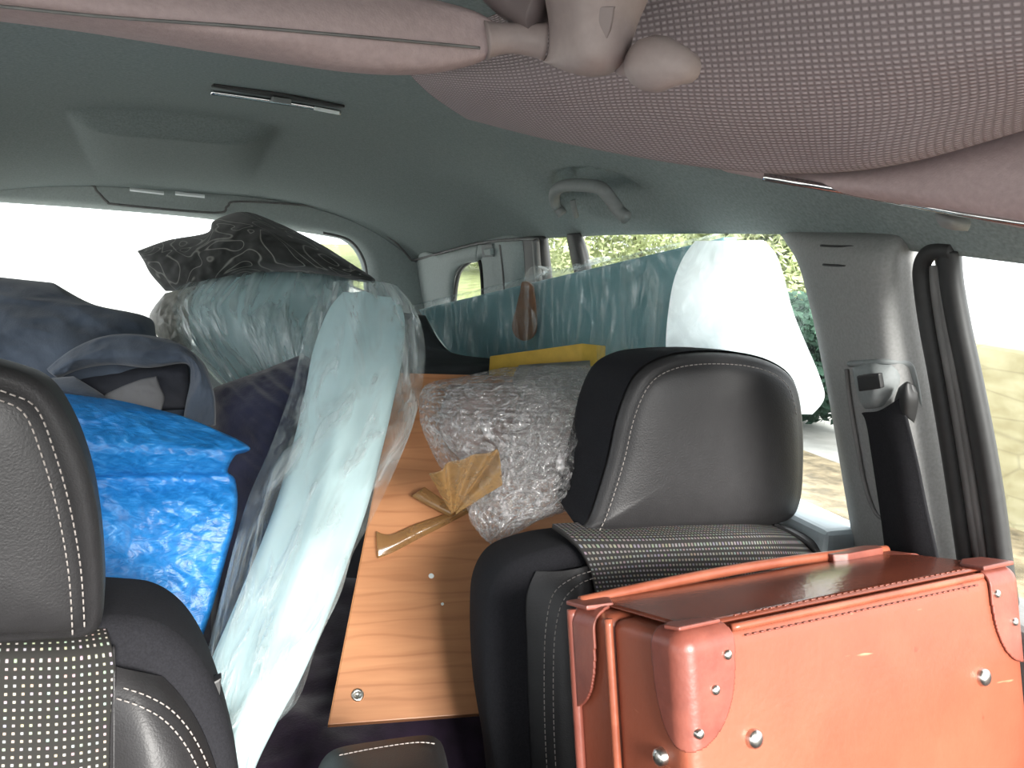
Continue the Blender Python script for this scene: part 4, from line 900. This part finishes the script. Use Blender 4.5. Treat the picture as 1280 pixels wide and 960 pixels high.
# slate jacket with folds
jk = thing('jacket', 'slate blue jacket heaped behind the left front seat headrest', 'jacket', P(130, 520, 1.4))
jr = LR([(-120, 330, 1.50, 66, 350, 1.52, .02), (-130, 348, 1.48, 122, 380, 1.50, .04), (-130, 372, 1.46, 192, 396, 1.48, .05), (-130, 405, 1.44, 206, 424, 1.45, .06), (-130, 436, 1.42, 258, 448, 1.42, .06), (-130, 480, 1.41, 276, 488, 1.40, .05), (-130, 540, 1.40, 280, 540, 1.39, .05), (-130, 640, 1.40, 280, 640, 1.39, .04)], 9)
body('jacket_body', jr, M['jacket'], jk, T=.2, rim=.12, nu=120, nv=90, fn=lambda u, v, p: .020*fbm(V((p.x+p.z, p.y, p.z*2))*6, 3)+.006*ridge(V((p.x, p.y, p.z*1.5))*14, 3))
body('sleeve', [[P(x, y, d) for x, y, d in r] for r in (
  [(56, 462, 1.36), (90, 436, 1.36), (130, 420, 1.36), (175, 418, 1.35), (222, 428, 1.35), (252, 452, 1.34), (268, 492, 1.32), (270, 532, 1.30)],
  [(64, 468, 1.335), (94, 449, 1.335), (134, 437, 1.335), (180, 438, 1.33), (226, 441, 1.33), (246, 462, 1.32), (252, 500, 1.30), (250, 538, 1.29)],
  [(72, 474, 1.35), (100, 462, 1.35), (140, 456, 1.35), (186, 460, 1.34), (232, 455, 1.34), (238, 474, 1.33), (232, 506, 1.31), (226, 545, 1.30)])], M['jacket'], jk, T=.02, rim=.18, nu=110, nv=30, fn=lambda u, v, p: .010*fbm(p*14)+.006*ridge(V((u*5, v*1.5, 2)), 3))
body('dark_opening', LR([(70, 470, 1.37, 236, 452, 1.36), (60, 490, 1.35, 240, 478, 1.34, .01), (60, 520, 1.33, 236, 512, 1.32, .01)], 6), M['jacket_dark'], jk, T=.05, rim=.3, nu=60, nv=30, fn=lambda u, v, p: .008*fbm(p*16))  # shaded opening below the sleeve, put in as a near-black body
body('lining', LR([(176, 474, 1.325, 196, 470, 1.325), (150, 484, 1.32, 200, 482, 1.32, .005), (125, 498, 1.315, 206, 498, 1.315, .005), (118, 520, 1.31, 200, 520, 1.31)], 5), M['lining'], jk, T=.02, rim=.3, nu=30, nv=24, fn=lambda u, v, p: .004*fbm(p*26))
body('hem', LR([(42, 474, 1.31, 92, 470, 1.32), (46, 484, 1.30, 130, 494, 1.30, .01), (60, 494, 1.30, 136, 505, 1.30)], 5), M['jacket'], jk, T=.03, rim=.4, nu=40, nv=20, fn=lambda u, v, p: .005*fbm(p*26))
# navy blanket
nv_ = body('blanket', LR([(300, 474, 1.42, 380, 440, 1.44, 0), (262, 486, 1.38, 400, 456, 1.40, .01), (262, 510, 1.35, 400, 500, 1.37, .02), (262, 560, 1.31, 390, 560, 1.33, .02), (266, 640, 1.26, 370, 640, 1.28, .02), (262, 760, 1.22, 350, 760, 1.24, .02), (262, 900, 1.22, 350, 900, 1.24, .01)], 7), M['navy'], None, T=.10, rim=.15, nu=70, nv=100, fn=lambda u, v, p: .010*fbm(V((p.x*1.5+p.z, p.y, p.z))*12)+.004*ridge(V((p.x+p.z*1.4, 0, 0))*24, 2))
tag(nv_, 'dark navy blanket squeezed between the blue sheet and the turquoise foam pack', 'blanket')
# blue tarpaulin
tr = [(30, 484, 1.20, 128, 496, 1.20, .0), (10, 500, 1.17, 232, 520, 1.17, .02), (0, 530, 1.14, 316, 556, 1.14, .03), (0, 560, 1.125, 300, 568, 1.125, .03), (0, 590, 1.13, 290, 588, 1.135, .02), (0, 604, 1.145, 300, 600, 1.15, .02), (0, 640, 1.12, 302, 640, 1.13, .03), (0, 700, 1.10, 288, 700, 1.11, .03), (0, 770, 1.08, 268, 770, 1.09, .03), (0, 840, 1.06, 246, 840, 1.07, .03), (0, 920, 1.05, 240, 920, 1.06, .02), (0, 1060, 1.04, 230, 1060, 1.04, .01)]
tb = body('tarpaulin', LR(tr, 8), M['tarp'], None, T=.16, rim=.06, nu=140, nv=200, fn=lambda u, v, p: .005*fbm(V((p.x, p.y, p.z*1.6))*14, 4)+.0032*ridge(V((p.x+p.z*.6, p.y, p.z))*26, 3))
tag(tb, 'bright blue creased tarpaulin bundle behind the left front seat', 'tarpaulin')
# purple blanket under the board and folded rear bench
pb = body('blanket', [[V((x, y, z+.012*sin(x*30+y*9))) for x in (-.1, .05, .2, .35, .5, .65)] for y, z in ((.92, .60), (1.0, .70), (1.12, .735), (1.3, .75), (1.55, .75))], M['purple'], None, T=.05, rim=.1, nu=70, nv=50, dirv=V((0, 0, -1)), fn=lambda u, v, p: .012*fbm(p*10))
tag(pb, 'dark purple blanket lying flat beneath the wooden board', 'blanket')
rs = body('rear_bench', [[V((x, y, z)) for x in (-.6, -.4, -.1, .2, .45, .70)] for y, z in ((1.02, .60), (1.06, .64), (1.14, .655), (1.6, .66), (2.2, .665), (2.66, .665))], M['seatcloth'], None, T=.25, rim=.08, nu=40, nv=40, dirv=V((0, 0, -1)))
tag(rs, 'black rear seats folded flat beneath the whole load', 'car seat')

# forward cabin: unseen dashboard, bonnet and roof front, added to block light from ahead
struct(prism('trim_14', [V((-.70, -.40, .34)), V((-.70, -.42, .92)), V((-.70, -.62, 1.02)), V((-.70, -1.15, .98)), V((-.70, -1.15, .34))], V((1.54, 0, 0)), M['bag'], None, .02))
struct(prism('trim_15', [V((-.75, -1.16, .5)), V((-.75, -1.16, 1.0)), V((-.75, -2.1, .85)), V((-.75, -2.2, .5))], V((1.64, 0, 0)), M['sill'], None, .03))
struct(prism('trim_16', [V((-.60, -.30, 1.53)), V((.70, -.30, 1.53)), V((.70, -.10, 1.60)), V((-.60, -.10, 1.60))], V((0, 0, .03)), M['headliner'], None, .008))
# ------------------------------------------------------------------ outside
gd = bmesh.new(); bmesh.ops.create_grid(gd, x_segments=2, y_segments=2, size=60)
struct(obj('ground', gd, M['ground'], None, False))
def land(name, pts, m, z=.02):
    bm = bmesh.new(); rows_ = [[V(p) for p in r] for r in pts]
    g_ = surf(rows_, 40, 20); bm, _ = grid_bm(g_); o_ = obj(name, bm, m); struct(o_); return o_
land('grass_bank', [[(4.0, y, .05) for y in (6, 9, 12, 16, 24, 50)], [(5, y, .15) for y in (6.2, 9, 12, 16, 24, 50)], [(9, y, .5) for y in (10.5, 9, 12, 16, 24, 50)], [(30, y, 1.0) for y in (36, 38, 40, 44, 48, 60)]], M['grass'])
land('verge', [[(1.9, y, .012) for y in (-4, 0, 3, 7, 16)], [(2.6, y, .04) for y in (-4, 0, 3, 7, 16)], [(4.2, y, .06) for y in (-4, 0, 3, 7, 16)]], M['verge'])
sw = prism('stone_wall', [V((4.2, -3, 0)), V((4.2, 3.7, 0)), V((4.2, 3.7, 1.02)), V((4.2, -3, 1.02))], V((.4, 0, 0)), M['stone'], None, .03, 3)
tag(sw, 'pale yellow dry stone wall outside the front side window', 'wall')
def leaves(name, c, rx, ry, rz, n, s, m, parent=None):
    bm = bmesh.new()
    for k in range(n):
        d = V((random.gauss(0, 1), random.gauss(0, 1), random.gauss(0, 1))).normalized(); rr = random.random()**.33*(1+.25*noise.noise(d*2+V(c)))
        p = V(c)+V((d.x*rx, d.y*ry, d.z*rz))*rr; a = V((random.gauss(0, 1), random.gauss(0, 1), random.gauss(0, 1))).normalized(); b = a.orthogonal().normalized()
        q_ = [p+a*s, p+b*s*.5, p-a*s, p-b*s*.5]; bm.faces.new([bm.verts.new(t) for t in q_])
    return obj(name, bm, m, parent, False)
hg = leaves('hedge', (4.9, 7.0, .60), .8, 2.9, .60, 26000, .05, M['leaf_dark'])
tag(hg, 'dark green hedge low outside the rear side window', 'hedge')
tl_ = ['tree with pale green leaves seen through the small rear quarter window', 'broad pale tree seen through the rear door window beyond the teal panel', 'pale tree seen beside the door pillar through the rear side window']
for k, (x, y, h, r_) in enumerate(((7.0, 24.0, 2.6, 3.0), (9.6, 17.0, 2.6, 3.0), (8.6, 11.0, 1.5, 1.3))):
    t_ = thing('tree', tl_[k], 'tree', (x, y, 0))
    leaves('crown', (x, y, h), r_, r_, h*.8, 30000, .07, M['leaf'], t_)
    tube('trunk', [V((x, y, -.05)), V((x+.1, y, h*.5)), V((x, y+.1, h*1.1))], lambda t: .16*(1-.6*t), M['bark'], t_, seg=10)

# ------------------------------------------------------------------ light
w = bpy.data.worlds.new('sky'); S.world = w; w.use_nodes = True; nt = w.node_tree
bgk = nt.nodes['Background']; bgk.inputs[0].default_value = (.95, .98, 1, 1); bgk.inputs[1].default_value = 2.4
sd = bpy.data.lights.new('sun', 'SUN'); sd.energy = 11; sd.angle = R(25); sd.color = (1, .97, .92)
so = bpy.data.objects.new('sun', sd); COL.objects.link(so)
so.rotation_euler = V((-.06, .75, -.31)).to_track_quat('-Z', 'Y').to_euler()
S.view_settings.view_transform = 'Standard'; S.view_settings.look = 'None'; S.view_settings.gamma = 1; S.view_settings.exposure = .45
S.view_settings.use_curve_mapping = False
S.cycles.use_denoising = True; S.cycles.max_bounces = 10; S.cycles.transparent_max_bounces = 24; S.cycles.diffuse_bounces = 5
S.cycles.sample_clamp_indirect = 6
bpy.context.view_layer.update()
